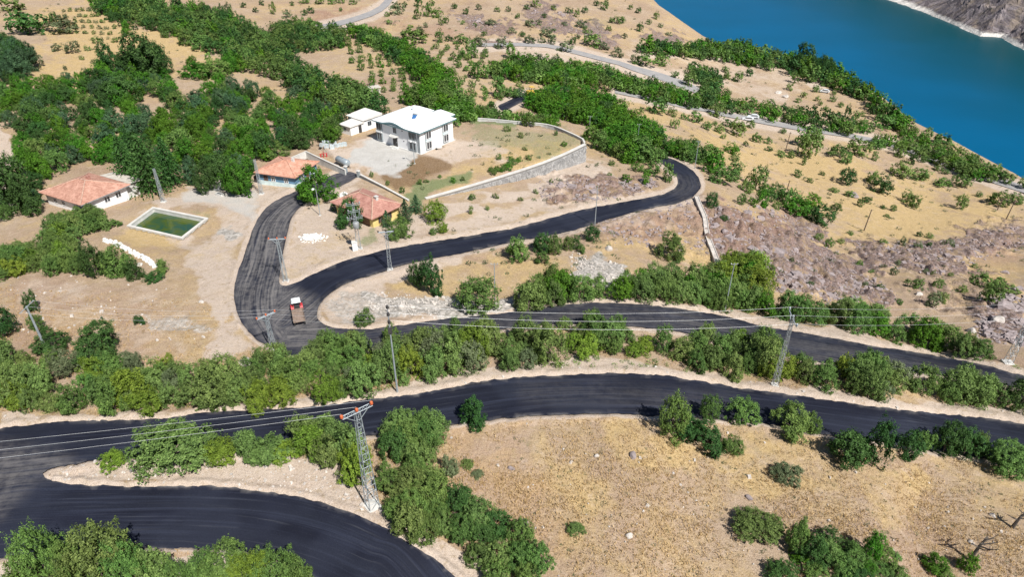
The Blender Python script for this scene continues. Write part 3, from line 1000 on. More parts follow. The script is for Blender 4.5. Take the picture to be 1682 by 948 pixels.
M_CARWHITE = plain("white_car_paint", (0.76, 0.78, 0.80), 0.25, 0.03, 1.0, 0, 0.6)
M_CARGREY = plain("grey_car_paint", (0.30, 0.32, 0.34), 0.25, 0.05, 1.0, 0, 0.6)
M_SHEETW = plain("dusty_white_roofing", (0.74, 0.72, 0.68), 0.8, 0.1, 0.9)
M_SOLAR = plain("blue_solar_glass", (0.03, 0.16, 0.42), 0.15, 0.2, 1.5, 0, 0.6)


def stonework():
    k = NB("grey_stone_facing")
    at = k.n.new("ShaderNodeObjectInfo")
    v = k.objco()
    n = k.voro(1.4, v); f = k.noise(6, 3, 0.7, v)
    c = k.mix(k.ramp(n.outputs["Color"], 0.15, 0.85), (0.20, 0.20, 0.205), (0.40, 0.395, 0.39))
    c = k.mix(k.ramp(f, 0.4, 0.7, 0, 0.5), c, (0.58, 0.55, 0.51))
    k.bump(f, 0.6, 0.05)
    return k.done(c, 0.9)


M_STONE = stonework()
M_MORTAR = plain("grey_mortar", (0.24, 0.23, 0.22), 0.95, 0.2, 3.0)


def tile_mat(name, a, b):
    """old clay tiles: courses in the local roof frame, mottled colour"""
    k = NB(name)
    v = k.objco()
    sp = k.n.new("ShaderNodeSeparateXYZ"); k.link(v, sp.inputs[0])
    w = k.n.new("ShaderNodeTexWave"); w.wave_type = 'BANDS'; w.bands_direction = 'Z'
    w.inputs["Scale"].default_value = 3.2; w.inputs["Distortion"].default_value = 0.6; w.inputs["Detail"].default_value = 2
    k.link(v, w.inputs["Vector"])
    vr = k.voro(3.4, v); n = k.noise(0.8, 4, 0.65, v); f = k.noise(9, 3, 0.7, v)
    c = k.mix(k.ramp(vr.outputs["Color"], 0.15, 0.85), a, b)
    c = k.mix(k.ramp(n, 0.45, 0.72, 0, 0.6), c, tuple(min(1, q * 1.35 + 0.05) for q in b))
    c = k.mix(k.ramp(f, 0.55, 0.75, 0, 0.5), c, tuple(q * 0.45 for q in a))
    c = k.mix(k.ramp(w.outputs["Fac"], 0.15, 0.0, 0, 0.45), c, tuple(q * 0.4 for q in a))
    h = k.math('ADD', k.math('MULTIPLY', w.outputs["Fac"], 0.7), k.math('MULTIPLY', vr.outputs["Distance"], 0.6))
    k.bump(h, 0.6, 0.08)
    return k.done(c, 0.85)


M_TILE = tile_mat("faded_orange_tiles", (0.40, 0.195, 0.14), (0.55, 0.31, 0.23))
M_TILE2 = tile_mat("salmon_tiles", (0.50, 0.24, 0.165), (0.62, 0.35, 0.25))
M_TILE3 = tile_mat("dusky_red_tiles", (0.37, 0.17, 0.135), (0.48, 0.255, 0.20))
M_RIDGE = plain("mortared_ridge", (0.58, 0.38, 0.29), 0.9, 0.2, 2.0)


# ------------------------------------------------------------------ building frame from three photo pixels
class Frame:
    """local x along the front wall (left to right), y to the back"""
    def __init__(self, L, C, R, z=None):
        w = ground([L, C, R])[0]
        self.z = float(np.median(w[:, 2])) if z is None else z
        P = at_z([L, C, R], self.z)
        l, c, r = P
        ex = c - l; ey = r - c
        self.w = float(np.linalg.norm(ex))
        ang = math.atan2(ex[1], ex[0])
        nx = np.array([math.cos(ang), math.sin(ang)]); ny = np.array([-nx[1], nx[0]])
        self.d = float(ey @ ny)
        # even the skew out between the two walls
        skew = float(ey @ nx)
        a2 = math.atan2(ey[1], ey[0]) - math.pi / 2
        ang = (ang * self.w + a2 * abs(self.d)) / (self.w + abs(self.d))
        self.ang = ang
        nx = np.array([math.cos(ang), math.sin(ang)]); ny = np.array([-nx[1], nx[0]])
        self.w = float(ex @ nx); self.d = float(ey @ ny)
        o = c - nx * self.w
        self.o = o
        self.nx, self.ny = nx, ny

    def root(self, name, label, cat="house", group=None):
        return thing(name, label, cat, (self.o[0], self.o[1], self.z), self.ang, group)


def hip_roof(m, x0, x1, y0, y1, z0, rise, ov, th=0.14, ridge=None):
    """hip roof as four slopes with an eave edge; returns the ridge ends"""
    a0, a1, b0, b1 = x0 - ov, x1 + ov, y0 - ov, y1 + ov
    w, d = a1 - a0, b1 - b0
    if w >= d:
        r0 = (a0 + d / 2, (b0 + b1) / 2); r1 = (a1 - d / 2, (b0 + b1) / 2)
        if w - d < 0.3: r1 = (r0[0] + 0.3, r0[1])
    else:
        r0 = ((a0 + a1) / 2, b0 + w / 2); r1 = ((a0 + a1) / 2, b1 - w / 2)
    if ridge: r0, r1 = ridge
    z1 = z0 + rise
    e = [(a0, b0, z0), (a1, b0, z0), (a1, b1, z0), (a0, b1, z0)]
    u = [(a0, b0, z0 - th), (a1, b0, z0 - th), (a1, b1, z0 - th), (a0, b1, z0 - th)]
    R0 = (r0[0], r0[1], z1); R1 = (r1[0], r1[1], z1)
    V = e + u + [R0, R1]
    if w >= d:
        F = [(0, 1, 9, 8), (1, 2, 9), (2, 3, 8, 9), (3, 0, 8)]
    else:
        F = [(0, 1, 8), (1, 2, 9, 8), (2, 3, 9), (3, 0, 8, 9)]
    F += [(0, 4, 5, 1), (1, 5, 6, 2), (2, 6, 7, 3), (3, 7, 4, 0), (7, 6, 5, 4)]
    m.poly(V, F)
    return e, R0, R1


def window(root, face, a, z0, w, h, depth, frame_mat, name="window", panes=2, pos=0.0):
    """a window standing proud of a wall. face: 'front' (y=pos), 'right' (x=pos), 'left', 'back'"""
    f = MB(); p = MB(); t = 0.08

    def bx(mb, u0, u1, z0, z1, d0, d1):
        if face == 'front': mb.box(u0, u1, pos - d1, pos - d0, z0, z1)
        elif face == 'back': mb.box(u0, u1, pos + d0, pos + d1, z0, z1)
        elif face == 'right': mb.box(pos + d0, pos + d1, u0, u1, z0, z1)
        else: mb.box(pos - d1, pos - d0, u0, u1, z0, z1)
    for u0, u1, q0, q1 in [(a, a + t, z0, z0 + h), (a + w - t, a + w, z0, z0 + h), (a + t, a + w - t, z0, z0 + t), (a + t, a + w - t, z0 + h - t, z0 + h)]:
        bx(f, u0, u1, q0, q1, -0.03, depth)
    for i in range(1, panes):
        u = a + w * i / panes
        bx(f, u - t / 2, u + t / 2, z0 + t, z0 + h - t, -0.03, depth * 0.9)
    bx(p, a + t, a + w - t, z0 + t, z0 + h - t, -0.03, depth * 0.4)
    o = f.obj(name, frame_mat, root)
    p.obj("pane", M_GLASS, o)
    return o


def ridge_caps(root, segs, mat=None, r=0.13):
    for a, b in segs:
        m = MB(); n = max(2, int((Vector(a) - Vector(b)).length / 0.9))
        a = Vector(a); b = Vector(b)
        P = [a.lerp(b, i / n) + Vector((0, 0, 0.03 + 0.02 * ((i * 37) % 3))) for i in range(n + 1)]
        m.tube(P, [r * (1 + 0.12 * ((i * 53) % 3 - 1)) for i in range(n + 1)], 6)
        m.obj("ridge_cap", mat or M_RIDGE, root)


# ------------------------------------------------------------------ white two-storey house
def white_house():
    F = Frame((626, 226.3), (691.5, 253.2), (739.5, 224.8), ZP)
    F.o = F.o + F.nx * F.w * .06
    W, D = F.w * .94, F.d * .91
    r = F.root("white_house", "white two-storey house with wide white metal roof and wavy eaves")
    HW = 5.55
    MB().box(0, W, 0, D, -0.6, HW).obj("wall", M_WHITE, r)
    MB().box(-0.35, W + 0.35, -0.35, D + 0.35, -0.8, 0.14).obj("plinth", M_CONCRETE, r)
    m = MB(); e, A, B = hip_roof(m, 0, W, 0, D, HW + 0.12, 1.55, 0.75, 0.02)
    m.obj("roof", M_WHITEROOF, r)
    # eaves board under the sheet
    f = MB(); o = 0.72; z0, z1 = HW - 0.22, HW + 0.085
    f.box(-o, W + o, -o, -o + 0.12, z0, z1); f.box(-o, W + o, D + o - 0.12, D + o, z0, z1)
    f.box(-o, -o + 0.12, -o + 0.12, D + o - 0.12, z0, z1); f.box(W + o - 0.12, W + o, -o + 0.12, D + o - 0.12, z0, z1)
    f.box(-o + 0.12, W + o - 0.12, -o + 0.12, D + o - 0.12, HW + 0.005, HW + 0.05)
    f.obj("fascia", M_TEALTRIM, r)
    # curved raised pediment over the entrance
    xc = W * 0.46; half = W * 0.30
    n = 20; V = []; Fc = []
    prof = []
    for i in range(n + 1):
        s = i / n * 2 - 1
        h = 0.75 * (0.5 + 0.5 * math.cos(math.pi * s))
        prof.append((xc + s * half, h))
    yb = D * 0.42
    for x, h in prof:
        V += [(x, -o - 0.06, HW + 0.14 + h), (x, yb, HW + 0.20 + h * 1.0 + 0.9 * (yb + o) / (D / 2 + o)), (x, -o - 0.06, HW - 0.2 + h * 0.9)]
    for i in range(n):
        a = i * 3; b = a + 3
        Fc.append((a, b, b + 1, a + 1))
    p = MB(); p.poly(V, Fc); p.obj("pediment_roof", M_WHITEROOF, r, True)
    q = MB()
    Vq = []; Fq = []
    for x, h in prof:
        Vq += [(x, -o - 0.085, HW + 0.17 + h), (x, -o - 0.085, HW - 0.2 + h * 0.85), (x, -o + 0.1, HW + 0.10 + h), (x, -o + 0.1, HW - 0.2 + h * 0.85)]
    for i in range(n):
        a = i * 4; b = a + 4
        Fq += [(a, a + 1, b + 1, b), (a + 2, b + 2, b + 3, a + 3), (a + 1, a + 3, b + 3, b + 1), (a, b, b + 2, a + 2)]
    q.poly(Vq, Fq); q.obj("pediment_board", M_TEALTRIM, r)
    q = MB()
    Vq = []; Fq = []
    for x, h in prof:
        Vq += [(x, -0.25, HW - 0.3), (x, -0.25, HW + h * 0.9 + 0.02)]
    for i in range(n): Fq.append((i * 2, i * 2 + 2, i * 2 + 3, i * 2 + 1))
    q.poly(Vq, Fq); q.obj("pediment_wall", M_WHITE, r)
    # rear wings
    for nm, x0, x1, y0, y1, rise in (("wing_roof", W * .55, W - 2.3, D + .1, D + 2.0, 1.2), ("wing_roof", W * .05, W * .42, D + .1, D + 1.2, 1.0)):
        MB().box(x0, x1, D + .002, y1, -0.5, HW).obj("wing_wall", M_WHITE, r)
        m = MB()
        a0, a1, b1 = x0 - .8, x1 + .8, y1 + .8
        xm = (a0 + a1) / 2; z = HW + 0.135; zr = z + rise; yin = D * 0.45
        V = [(a0, D * .6, z), (a0, b1, z), (a1, b1, z), (a1, D * .6, z), (xm, b1 - 2.0, zr), (xm, yin, zr)]
        m.poly(V, [(0, 5, 4, 1), (1, 4, 2), (2, 4, 5, 3)]); m.obj(nm, M_WHITEROOF, r)
        g = MB(); g.box(a0 + .02, a1 - .02, b1 - .14, b1 - .02, HW - .2, HW + .1)
        g.box(a1 - .14, a1 - .02, D + 1.0, b1 - .14, HW - .2, HW + .1); g.obj("fascia", M_TEALTRIM, r)
    MB().box(W * .30, W * .30 + .8, D * .72, D * .72 + .6, HW + .8, HW + 2.2).obj("chimney", M_WHITE, r)
    # bays: two columns on the right wall, ends of the front
    for y0 in (D * 0.16, D * 0.68):
        b = MB(); b.box(W + .001, W + .22, y0 - .15, y0 + 1.95, 0.4, HW - .25); b.obj("bay_panel", M_GREYTRIM, r)
        for z in (0.6, 3.2):
            window(r, 'right', y0, z, 1.8, 1.85, 0.12, M_WHITE, pos=W + .22)
        MB().box(W + .22, W + .42, y0 - .2, y0 + 2.0, 2.62, 3.0).obj("sill_band", M_PALEBLUE, r)
    for x0, ww in ((W * .02, 1.7), (W * .77, 2.1)):
        b = MB(); b.box(x0 - .12, x0 + ww + .12, -.2, -.001, 0.4, HW - .25); b.obj("bay_panel", M_GREYTRIM, r)
        for z in (0.6, 3.2):
            window(r, 'front', x0, z, ww, 1.85, 0.12, M_GREYTRIM, pos=-.2)
        MB().box(x0 - .2, x0 + ww + .2, -.4, -.2, 2.62, 3.0).obj("sill_band", M_WHITE, r)
    for xx in (W - .28, W - .68):
        MB().box(xx, xx + .16, -.14, -.001, .3, HW - .3).obj("pilaster", M_GREYTRIM, r)
    window(r, 'front', W * .40, 3.5, 1.1, 1.4, 0.1, M_GREYTRIM, pos=0)
    d = MB(); d.box(W * .38, W * .38 + 1.5, -.1, .03, 0.14, 2.5); o_ = d.obj("door", M_DARK, r)
    MB().box(W * .38 + 1.25, W * .38 + 1.32, -.16, -.1, 1.1, 1.35).obj("handle", M_GALV, o_)
    cm = MB(); nn = 10
    ring = [(W * .38 + .75 + 1.35 * math.cos(math.pi * (1 + i / nn)), -.02 + 1.5 * math.sin(math.pi * (1 + i / nn))) for i in range(nn + 1)]
    cm.hexa([(x, y, 2.75) for x, y in ring], [(x, y, 3.0) for x, y in ring]); cm.obj("door_canopy", M_CONCRETE, r)
    for i, (dx, ww) in enumerate(((-.9, 3.4), (-.6, 2.8))):
        MB().box(W * .38 + dx, W * .38 + dx + ww, -1.6 + .45 * i, -.352, -.4 + .15 * i, .0 + .14 * i - .001).obj("step", M_CONCRETE, r)
    MB().box(W * .60, W * .60 + .32, -.05, .02, 4.5, 4.75).obj("vent", M_DARK, r)
    MB().box(W * .62, W * .62 + .3, -.05, .02, 2.0, 2.2).obj("vent", M_DARK, r)
    # solar water heater standing on the roof
    nx, ny = F.nx, F.ny
    lx, ly = W * .62, D * .36
    zz = F.z + HW + 1.02
    s = thing("solar_heater", "blue solar water heater with dark tank on the white roof", "solar heater",
              (F.o[0] + nx[0] * lx + ny[0] * ly, F.o[1] + nx[1] * lx + ny[1] * ly, zz), F.ang + .35)
    s.scale = (.65, .65, .65)
    m = MB(); m.poly([(-.8, -1.1, .1), (.8, -1.1, .1), (.8, .9, 1.15), (-.8, .9, 1.15), (-.8, -1.1, .02), (.8, -1.1, .02), (.8, .9, 1.05), (-.8, .9, 1.05)],
                     [(0, 1, 2, 3), (7, 6, 5, 4), (0, 4, 5, 1), (1, 5, 6, 2), (2, 6, 7, 3), (3, 7, 4, 0)])
    m.obj("panel", M_SOLAR, s)
    MB().tube([(-1.0, 1.15, 1.35), (-.95, 1.15, 1.35), (.95, 1.15, 1.35), (1.0, 1.15, 1.35)], [.2, .3, .3, .2], 10).obj("tank", M_GREYSTEEL, s, True)
    g = MB()
    for x in (-.7, .7):
        g.bar((x, 1.15, -.6), (x, 1.15, 1.1), .04); g.bar((x, -1.0, -.5), (x, -1.0, .05), .04); g.bar((x, -1.0, -.1), (x, 1.15, -.1), .035)
    g.obj("stand", M_GALV, s)
    return F


FH = white_house()


def annex():
    F = Frame((561, 218), (577, 223), (598, 215.6), ZP)
    r = F.root("outbuilding", "low white outbuilding, the smaller of two flat roofed sheds left of the white house", "outbuilding")
    W, D = F.w, F.d
    MB().box(0, W, 0, D, -.5, 2.3).obj("wall", M_WHITE, r)
    MB().hexa([(-.35, -.35, 2.3), (W + .35, -.35, 2.3), (W + .35, D + .1, 2.3), (-.35, D + .1, 2.3)],
              [(-.35, -.35, 2.42), (W + .35, -.35, 2.42), (W + .35, D + .1, 2.75), (-.35, D + .1, 2.75)]).obj("roof", M_SHEETW, r)
    d = MB(); d.box(W - .001, W + .06, D * .62, D * .62 + 1.0, -.02, 2.0); d.obj("door", M_DARK, r)
    window(r, 'front', W * .3, 1.0, .9, .8, .08, M_GREYTRIM, pos=0)
    F = Frame((577, 206), (598.5, 215.6), (624, 205), ZP)
    r = F.root("outbuilding", "taller flat roofed white shed beside the white house with a dark window", "outbuilding")
    W, D = F.w, F.d
    MB().box(0, W, 0, D, -.5, 2.9).obj("wall", M_WHITE, r)
    MB().hexa([(-.4, -.4, 2.9), (W + .4, -.4, 2.9), (W + .4, D + .3, 2.9), (-.4, D + .3, 2.9)],
              [(-.4, -.4, 3.05), (W + .4, -.4, 3.05), (W + .4, D + .3, 3.45), (-.4, D + .3, 3.45)]).obj("roof", M_SHEETW, r)
    window(r, 'right', D * .22, 1.1, 1.3, 1.2, .08, M_GREYTRIM, pos=W)
    window(r, 'right', D * .72, 1.1, 1.0, 1.0, .08, M_GREYTRIM, pos=W)


annex()


def left_house():
    F = Frame((75, 338), (142, 355), (216.6, 325.7))
    r = F.root("tiled_house", "white house with a large faded orange hip roof behind bushes, left of the pond")
    W, D = F.w, F.d; H = 2.75
    MB().box(0, W, 0, D, -1.2, H).obj("wall", M_WHITE, r)
    m = MB(); e, A, B = hip_roof(m, 0, W, 0, D, H + .1, 1.9, .75)
    m.obj("roof", M_TILE, r)
    ridge_caps(r, [(A, B), (e[0], A), (e[3], A), (e[1], B), (e[2], B)] if W >= D else [(A, B), (e[0], A), (e[1], A), (e[2], B), (e[3], B)], r=.11)
    for u in (.46, .72):
        window(r, 'right', D * u, .9, 1.25, 1.2, .1, M_WHITE, pos=W)
    for u in (.2, .42, .75):
        window(r, 'front', W * u, .9, 1.1, 1.1, .1, M_WHITE, pos=0)
    # lean-to with pale sheets at the back
    MB().box(W * .25, W * .95, D + .002, D + 3.0, -1.0, 2.2).obj("lean_to_wall", M_CONCRETE, r)
    m = MB(); n = 14; x0, x1 = W * .2, W
    for i in range(n):
        a = x0 + (x1 - x0) * i / n; b = x0 + (x1 - x0) * (i + .94) / n; dz = .03 * (i % 2)
        MB().hexa([(a, D + .9, 2.72 + dz), (b, D + .9, 2.72 + dz), (b, D + 4.2, 2.3 + dz), (a, D + 4.2, 2.3 + dz)],
                  [(a, D + .9, 2.78 + dz), (b, D + .9, 2.78 + dz), (b, D + 4.2, 2.36 + dz), (a, D + 4.2, 2.36 + dz)]).obj("roof_sheet", M_SHEET, r)
    m = MB(); m.box(W * .45, W * .45 + .7, D * .62, D * .62 + .6, H + .9, H + 2.25); m.obj("chimney", M_TILE3, r)
    g = MB()
    g.tube([(W + .8, -.75, H - .05), (W + .8, D + .75, H - .05)], .07, 6); g.obj("gutter", M_GREYSTEEL, r)
    p = MB(); p.bar((W + .2, D + .7, H), (W + 1.3, D + 1.4, H + .5), .05); p.obj("drain_pipe", M_GREYSTEEL, r)


left_house()


def blue_house():
    F = Frame((431.7, 299), (487.8, 311.3), (514, 285))
    r = F.root("blue_house", "small house with a salmon tiled roof and blue walls, white below", "house")
    W, D = F.w, F.d; H = 2.9
    MB().box(0, W, 0, D, -1.0, 1.15).obj("lower_wall", M_PALEBLUE, r)
    MB().box(.02, W - .02, .02, D - .02, 1.15, H).obj("upper_wall", M_BLUE, r)
    m = MB(); e, A, B = hip_roof(m, 0, W, 0, D, H + .1, 1.5, .6)
    m.obj("roof", M_TILE2, r)
    ridge_caps(r, [(A, B), (e[1], B), (e[0], A), (e[2], B), (e[3], A)], M_TILE2, .1)
    for u in (.16, .36, .70):
        window(r, 'front', W * u, 1.2, 1.0, 1.15, .09, M_BROWNWALL if u < .3 else M_WHITE, pos=.02)
    for u, w in ((.25, 1.1), (.68, 1.0)):
        window(r, 'right', D * u, 1.2, w, 1.1, .09, M_WHITE, pos=W - .02)
    d = MB(); d.box(W - .019, W + .05, D * .48, D * .48 + .95, .0, 2.05); d.obj("door", M_BROWNWALL, r)
    MB().box(W * .62, W * .62 + .55, D * .55, D * .55 + .5, H + .8, H + 1.95).obj("chimney", M_CONCRETE, r)
    MB().box(-1.6, -.001, .5, 2.6, -.6, 1.5).obj("porch", M_DARK, r)


blue_house()


def yellow_house():
    F = Frame((561, 349), (614, 378), (651, 355))
    r = F.root("yellow_house", "ochre yellow house with a dusky red hip roof and pale ridges by the road fork", "house")
    W, D = F.w, F.d; H = 2.7
    MB().box(0, W, 0, D, -1.0, H).obj("wall", M_YELLOW, r)
    MB().box(.4, W - .9, -.06, -.001, -.2, H - .5).obj("dark_porch", M_BROWNWALL, r)
    m = MB(); e, A, B = hip_roof(m, 0, W, 0, D, H + .1, 1.75, .8)
    m.obj("roof", M_TILE3, r)
    ridge_caps(r, [(A, B), (e[0], A), (e[3], A), (e[1], B), (e[2], B)], M_RIDGE, .12)
    c = MB(); c.box(W * .72, W * .72 + .6, D * .5, D * .5 + .55, H + .6, H + 2.2); o = c.obj("chimney", M_COPING, r)
    MB().box(W * .72 - .08, W * .72 + .68, D * .5 - .08, D * .5 + .63, H + 2.2, H + 2.3).obj("chimney_cap", M_CONCRETE, o)
    for u in (.2, .55):
        window(r, 'right', D * u, .9, 1.0, 1.15, .09, M_BROWNWALL, pos=W)
    for u in (.12, .4, .66):
        window(r, 'front', W * u, .9, 1.0, 1.15, .09, M_BROWNWALL, pos=-.06)
    # dish behind the house
    b, t = gp(566, 331)
    s = thing("satellite_dish", "round white satellite dish on a short post beside the red roof", "satellite dish", b, .35)
    MB().tube([(0, 0, -.3), (0, 0, 1.1)], .06, 6).obj("post", M_GALV, s)
    m = MB(); n = 14; rings = [(0.02, .02), (.35, .06), (.65, .16), (.9, .32)]
    V = []; Fc = []
    for rr, h in rings:
        for j in range(n):
            q = 2 * math.pi * j / n; V.append((rr * math.cos(q), -h * 0.9 * 1.0 - .1, 1.5 + rr * math.sin(q) * .95 + .0))
    V2 = [(x, y + .05, z) for x, y, z in V]
    for i in range(3):
        for j in range(n):
            a = i * n + j; bq = i * n + (j + 1) % n
            Fc.append((a, bq, bq + n, a + n))
    k = len(V); Fc += [tuple(k + v for v in reversed(f)) for f in Fc]
    Fc += [(3 * n + j, 3 * n + (j + 1) % n, k + 3 * n + (j + 1) % n, k + 3 * n + j) for j in range(n)]
    m.poly(V + V2, Fc); m.obj("dish", M_WHITE, s, True)
    a = MB(); a.bar((0, -.1, 1.1), (0, -.85, 1.45), .025); a.box(-.07, .07, -.95, -.8, 1.38, 1.55); a.obj("feed_arm", M_DARK, s)


yellow_house()


def small_far_buildings():
    b, t = gp(1305, 113)
    r = thing("cottage", "cottage with a pale salmon roof under the dark tree near the shore", "cottage", b, .35)
    MB().box(-3.2, 3.2, -2.2, 2.2, -1, 2.4).obj("wall", M_WHITE, r)
    m = MB(); hip_roof(m, -3.2, 3.2, -2.2, 2.2, 2.5, 1.6, .5); m.obj("roof", M_TILE2, r)
    window(r, 'front', -1.5, .8, 1.0, 1.1, .1, M_GREYTRIM, pos=-2.2)
    b, t = gp(615, 154)
    r = thing("stone_hut", "pale stone hut with a flat grey roof showing among the trees behind the white house", "hut", b, .5)
    MB().box(-1.7, 1.7, -1.4, 1.4, -1, 2.2).obj("wall", M_PALEROCK, r)
    MB().box(-2.0, 2.0, -1.7, 1.7, 2.2, 2.42).obj("roof", M_SHEET, r)
    d = MB(); d.box(-.45, .45, -1.45, -1.39, -.1, 1.8); d.obj("door", M_BROWNWALL, r)
    # shed of boards at the edge of the gravel yard
    b, t = gp(356, 311)
    r = thing("board_shed", "small shed with a tilted pale board roof under the trees by the gravel yard", "shed", b, -.5)
    MB().box(-1.0, 1.0, -.7, .8, -.4, 1.5).obj("wall", M_GREYSTEEL, r)
    for i in range(7):
        x = -1.25 + i * .36
        MB().hexa([(x, -1.0, 1.35), (x + .33, -1.0, 1.35), (x + .33, 1.3, 2.6), (x, 1.3, 2.6)],
                  [(x, -1.05, 1.42), (x + .33, -1.05, 1.42), (x + .33, 1.25, 2.67), (x, 1.25, 2.67)]).obj("roof_board", M_SHEET, r)
    b, t = gp(361, 321)
    r = thing("trough", "pale stone water trough at the edge of the gravel yard", "trough", b, -.5)
    m = MB(); m.box(-.9, .9, -.4, -.28, -.2, .5); m.box(-.9, .9, .28, .4, -.2, .5); m.box(-.9, -.78, -.28, .28, -.2, .5); m.box(.78, .9, -.28, .28, -.2, .5)
    m.obj("basin", M_CONCRETE, r)
    m = MB(); m.box(-.78, .78, -.28, .28, -.1, .38); m.obj("water_surface", M_GLASS, r)


small_far_buildings()


# ------------------------------------------------------------------ walls
def wall_line(name, label, cat, P, bottoms, tops, thick, mat, cop_mat, cop=.16, over=.06):
    """P: world xy line; per-point bottom and top heights"""
    P = np.asarray(P, float)
    o = P.mean(0); z0 = float(np.min(bottoms))
    r = thing(name, label, cat, (o[0], o[1], z0))
    t = np.gradient(P, axis=0); t /= np.linalg.norm(t, axis=1)[:, None]; nn = np.stack([-t[:, 1], t[:, 0]], 1)
    for nm, th, b, tp, mt in (("wall_body", thick / 2, bottoms, tops, mat), ("coping", thick / 2 + over, tops, np.asarray(tops) + cop, cop_mat)):
        V = []; Fc = []
        for i in range(len(P)):
            for s, z in ((1, b[i]), (1, tp[i]), (-1, tp[i]), (-1, b[i])):
                q = P[i] + nn[i] * th * s - o
                V.append((q[0], q[1], z - z0 + (.002 if nm == "coping" else 0)))
        for i in range(len(P) - 1):
            a = i * 4; c = a + 4
            Fc += [(a, c, c + 1, a + 1), (a + 1, c + 1, c + 2, a + 2), (a + 2, c + 2, c + 3, a + 3), (a + 3, c + 3, c, a)]
        Fc += [(0, 1, 2, 3), (len(V) - 1, len(V) - 2, len(V) - 3, len(V) - 4)]
        m = MB(); m.poly(V, Fc); m.obj(nm, mt, r)
    return r, P, t, nn, o, z0


def retaining_wall():
    front = at_z(smooth_line(pts("698,327 730,318 760,309.5 830,288.5 890,268.5 930,252 959,238"), 14), ZP)
    ang = front[-1]
    # push the face out a little so that the edge of the yard lies behind it
    t = np.gradient(front, axis=0); t /= np.linalg.norm(t, axis=1)[:, None]
    out = np.stack([t[:, 1], -t[:, 0]], 1)
    P = front + out * 0.25
    gz = H0(P[:, 0] + out[:, 0] * .8, P[:, 1] + out[:, 1] * .8)
    bot = np.minimum(gz - .6, ZP - .8)
    top = np.full(len(P), ZP + .22)
    r, P, t, nn, o, z0 = wall_line("retaining_wall", "long grey stone retaining wall with a white coping below the white house", "retaining wall",
                                   P, bot, top, 0.9, M_MORTAR, M_COPING, .12, .0)
    # stone facing: individual stones too small to tell apart, one part
    L = np.concatenate([[0], np.cumsum(np.linalg.norm(np.diff(P, axis=0), axis=1))])
    rg = random.Random(5); m = MB()
    z = -4.5
    while z < .18:
        s = rg.uniform(-.4, 0); hh = rg.uniform(.3, .42)
        while s < L[-1]:
            ww = rg.uniform(.35, .75)
            sc = min(max(s + ww / 2, 0), L[-1])
            x = np.interp(sc, L, P[:, 0]); y = np.interp(sc, L, P[:, 1]); b = np.interp(sc, L, bot); nx = np.interp(sc, L, nn[:, 0]); ny = np.interp(sc, L, nn[:, 1])
            tx, ty = ny, -nx
            zc = ZP + z
            if zc > b:
                d = .45 + rg.uniform(.0, .02); e = d + rg.uniform(.05, .16)
                a0 = -ww / 2 + .02; a1 = ww / 2 - .02
                def q(a, dd, zz): return (x + tx * a - nx * dd - o[0], y + ty * a - ny * dd - o[1], zz - z0)
                j = lambda: rg.uniform(-.04, .04)
                ring0 = [q(a0, d, zc), q(a1, d, zc), q(a1, d, zc + hh - .03), q(a0, d, zc + hh - .03)]
                ring1 = [q(a0 + .06 + j(), e, zc + .05 + j()), q(a1 - .06 + j(), e, zc + .05 + j()), q(a1 - .06 + j(), e, zc + hh - .09 + j()), q(a0 + .06 + j(), e, zc + hh - .09 + j())]
                if zc + hh < ZP + .2: m.hexa(ring0, ring1)
            s += ww
        z += hh
    m.obj("stone_facing", M_STONE, r, kind="stuff")
    # low kerb running back round the yard
    back = at_z(smooth_line(pts("960,236 957,230 930,217 900,206.5 850,201.5 800,197 748,194.5"), 10), ZP)
    wall_line("yard_kerb", "low pale kerb curving round the back of the grassy yard", "kerb wall", back, np.full(len(back), ZP - 1.2), np.full(len(back), ZP + .3), .35, M_CONCRETE, M_COPING, .12, .05)


retaining_wall()


def yard_walls():
    a = at_z([(472, 262), (502, 248.5)], ZP + 1.1); b = at_z([(502, 248.5), (535, 264), (567, 279)], ZP + 1.1)
    wall_line("boundary_wall", "white boundary wall with grey face behind the blue house", "wall", np.vstack([a, b[1:]]), [ZP - .7] * 4, [ZP + 1.1] * 4, .3, M_CONCRETE, M_COPING, .1, .05)
    c = at_z([(592, 287), (630, 306.5), (671, 329)], ZP + .7)
    wall_line("boundary_wall", "low white topped wall between the garden and the yellow house", "wall", c, [ZP - 1.8] * 3, [ZP + .7] * 3, .3, M_GREYTRIM, M_COPING, .14, .08)
    g = None
    for p, lab in (((568.5, 283.5), "white gate post at the end of the wall behind the blue house"), ((589.5, 291), "white gate post at the start of the garden wall")):
        w, t = gp(*p)
        r = thing("gate_post", lab, "gate post", w, -.4)
        MB().box(-.3, .3, -.3, .3, -.4, 1.5).obj("shaft", M_GREYTRIM, r)
        MB().hexa([(-.4, -.4, 1.5), (.4, -.4, 1.5), (.4, .4, 1.5), (-.4, .4, 1.5)], [(-.3, -.3, 1.72), (.3, -.3, 1.72), (.3, .3, 1.72), (-.3, .3, 1.72)]).obj("cap", M_COPING, r)


yard_walls()


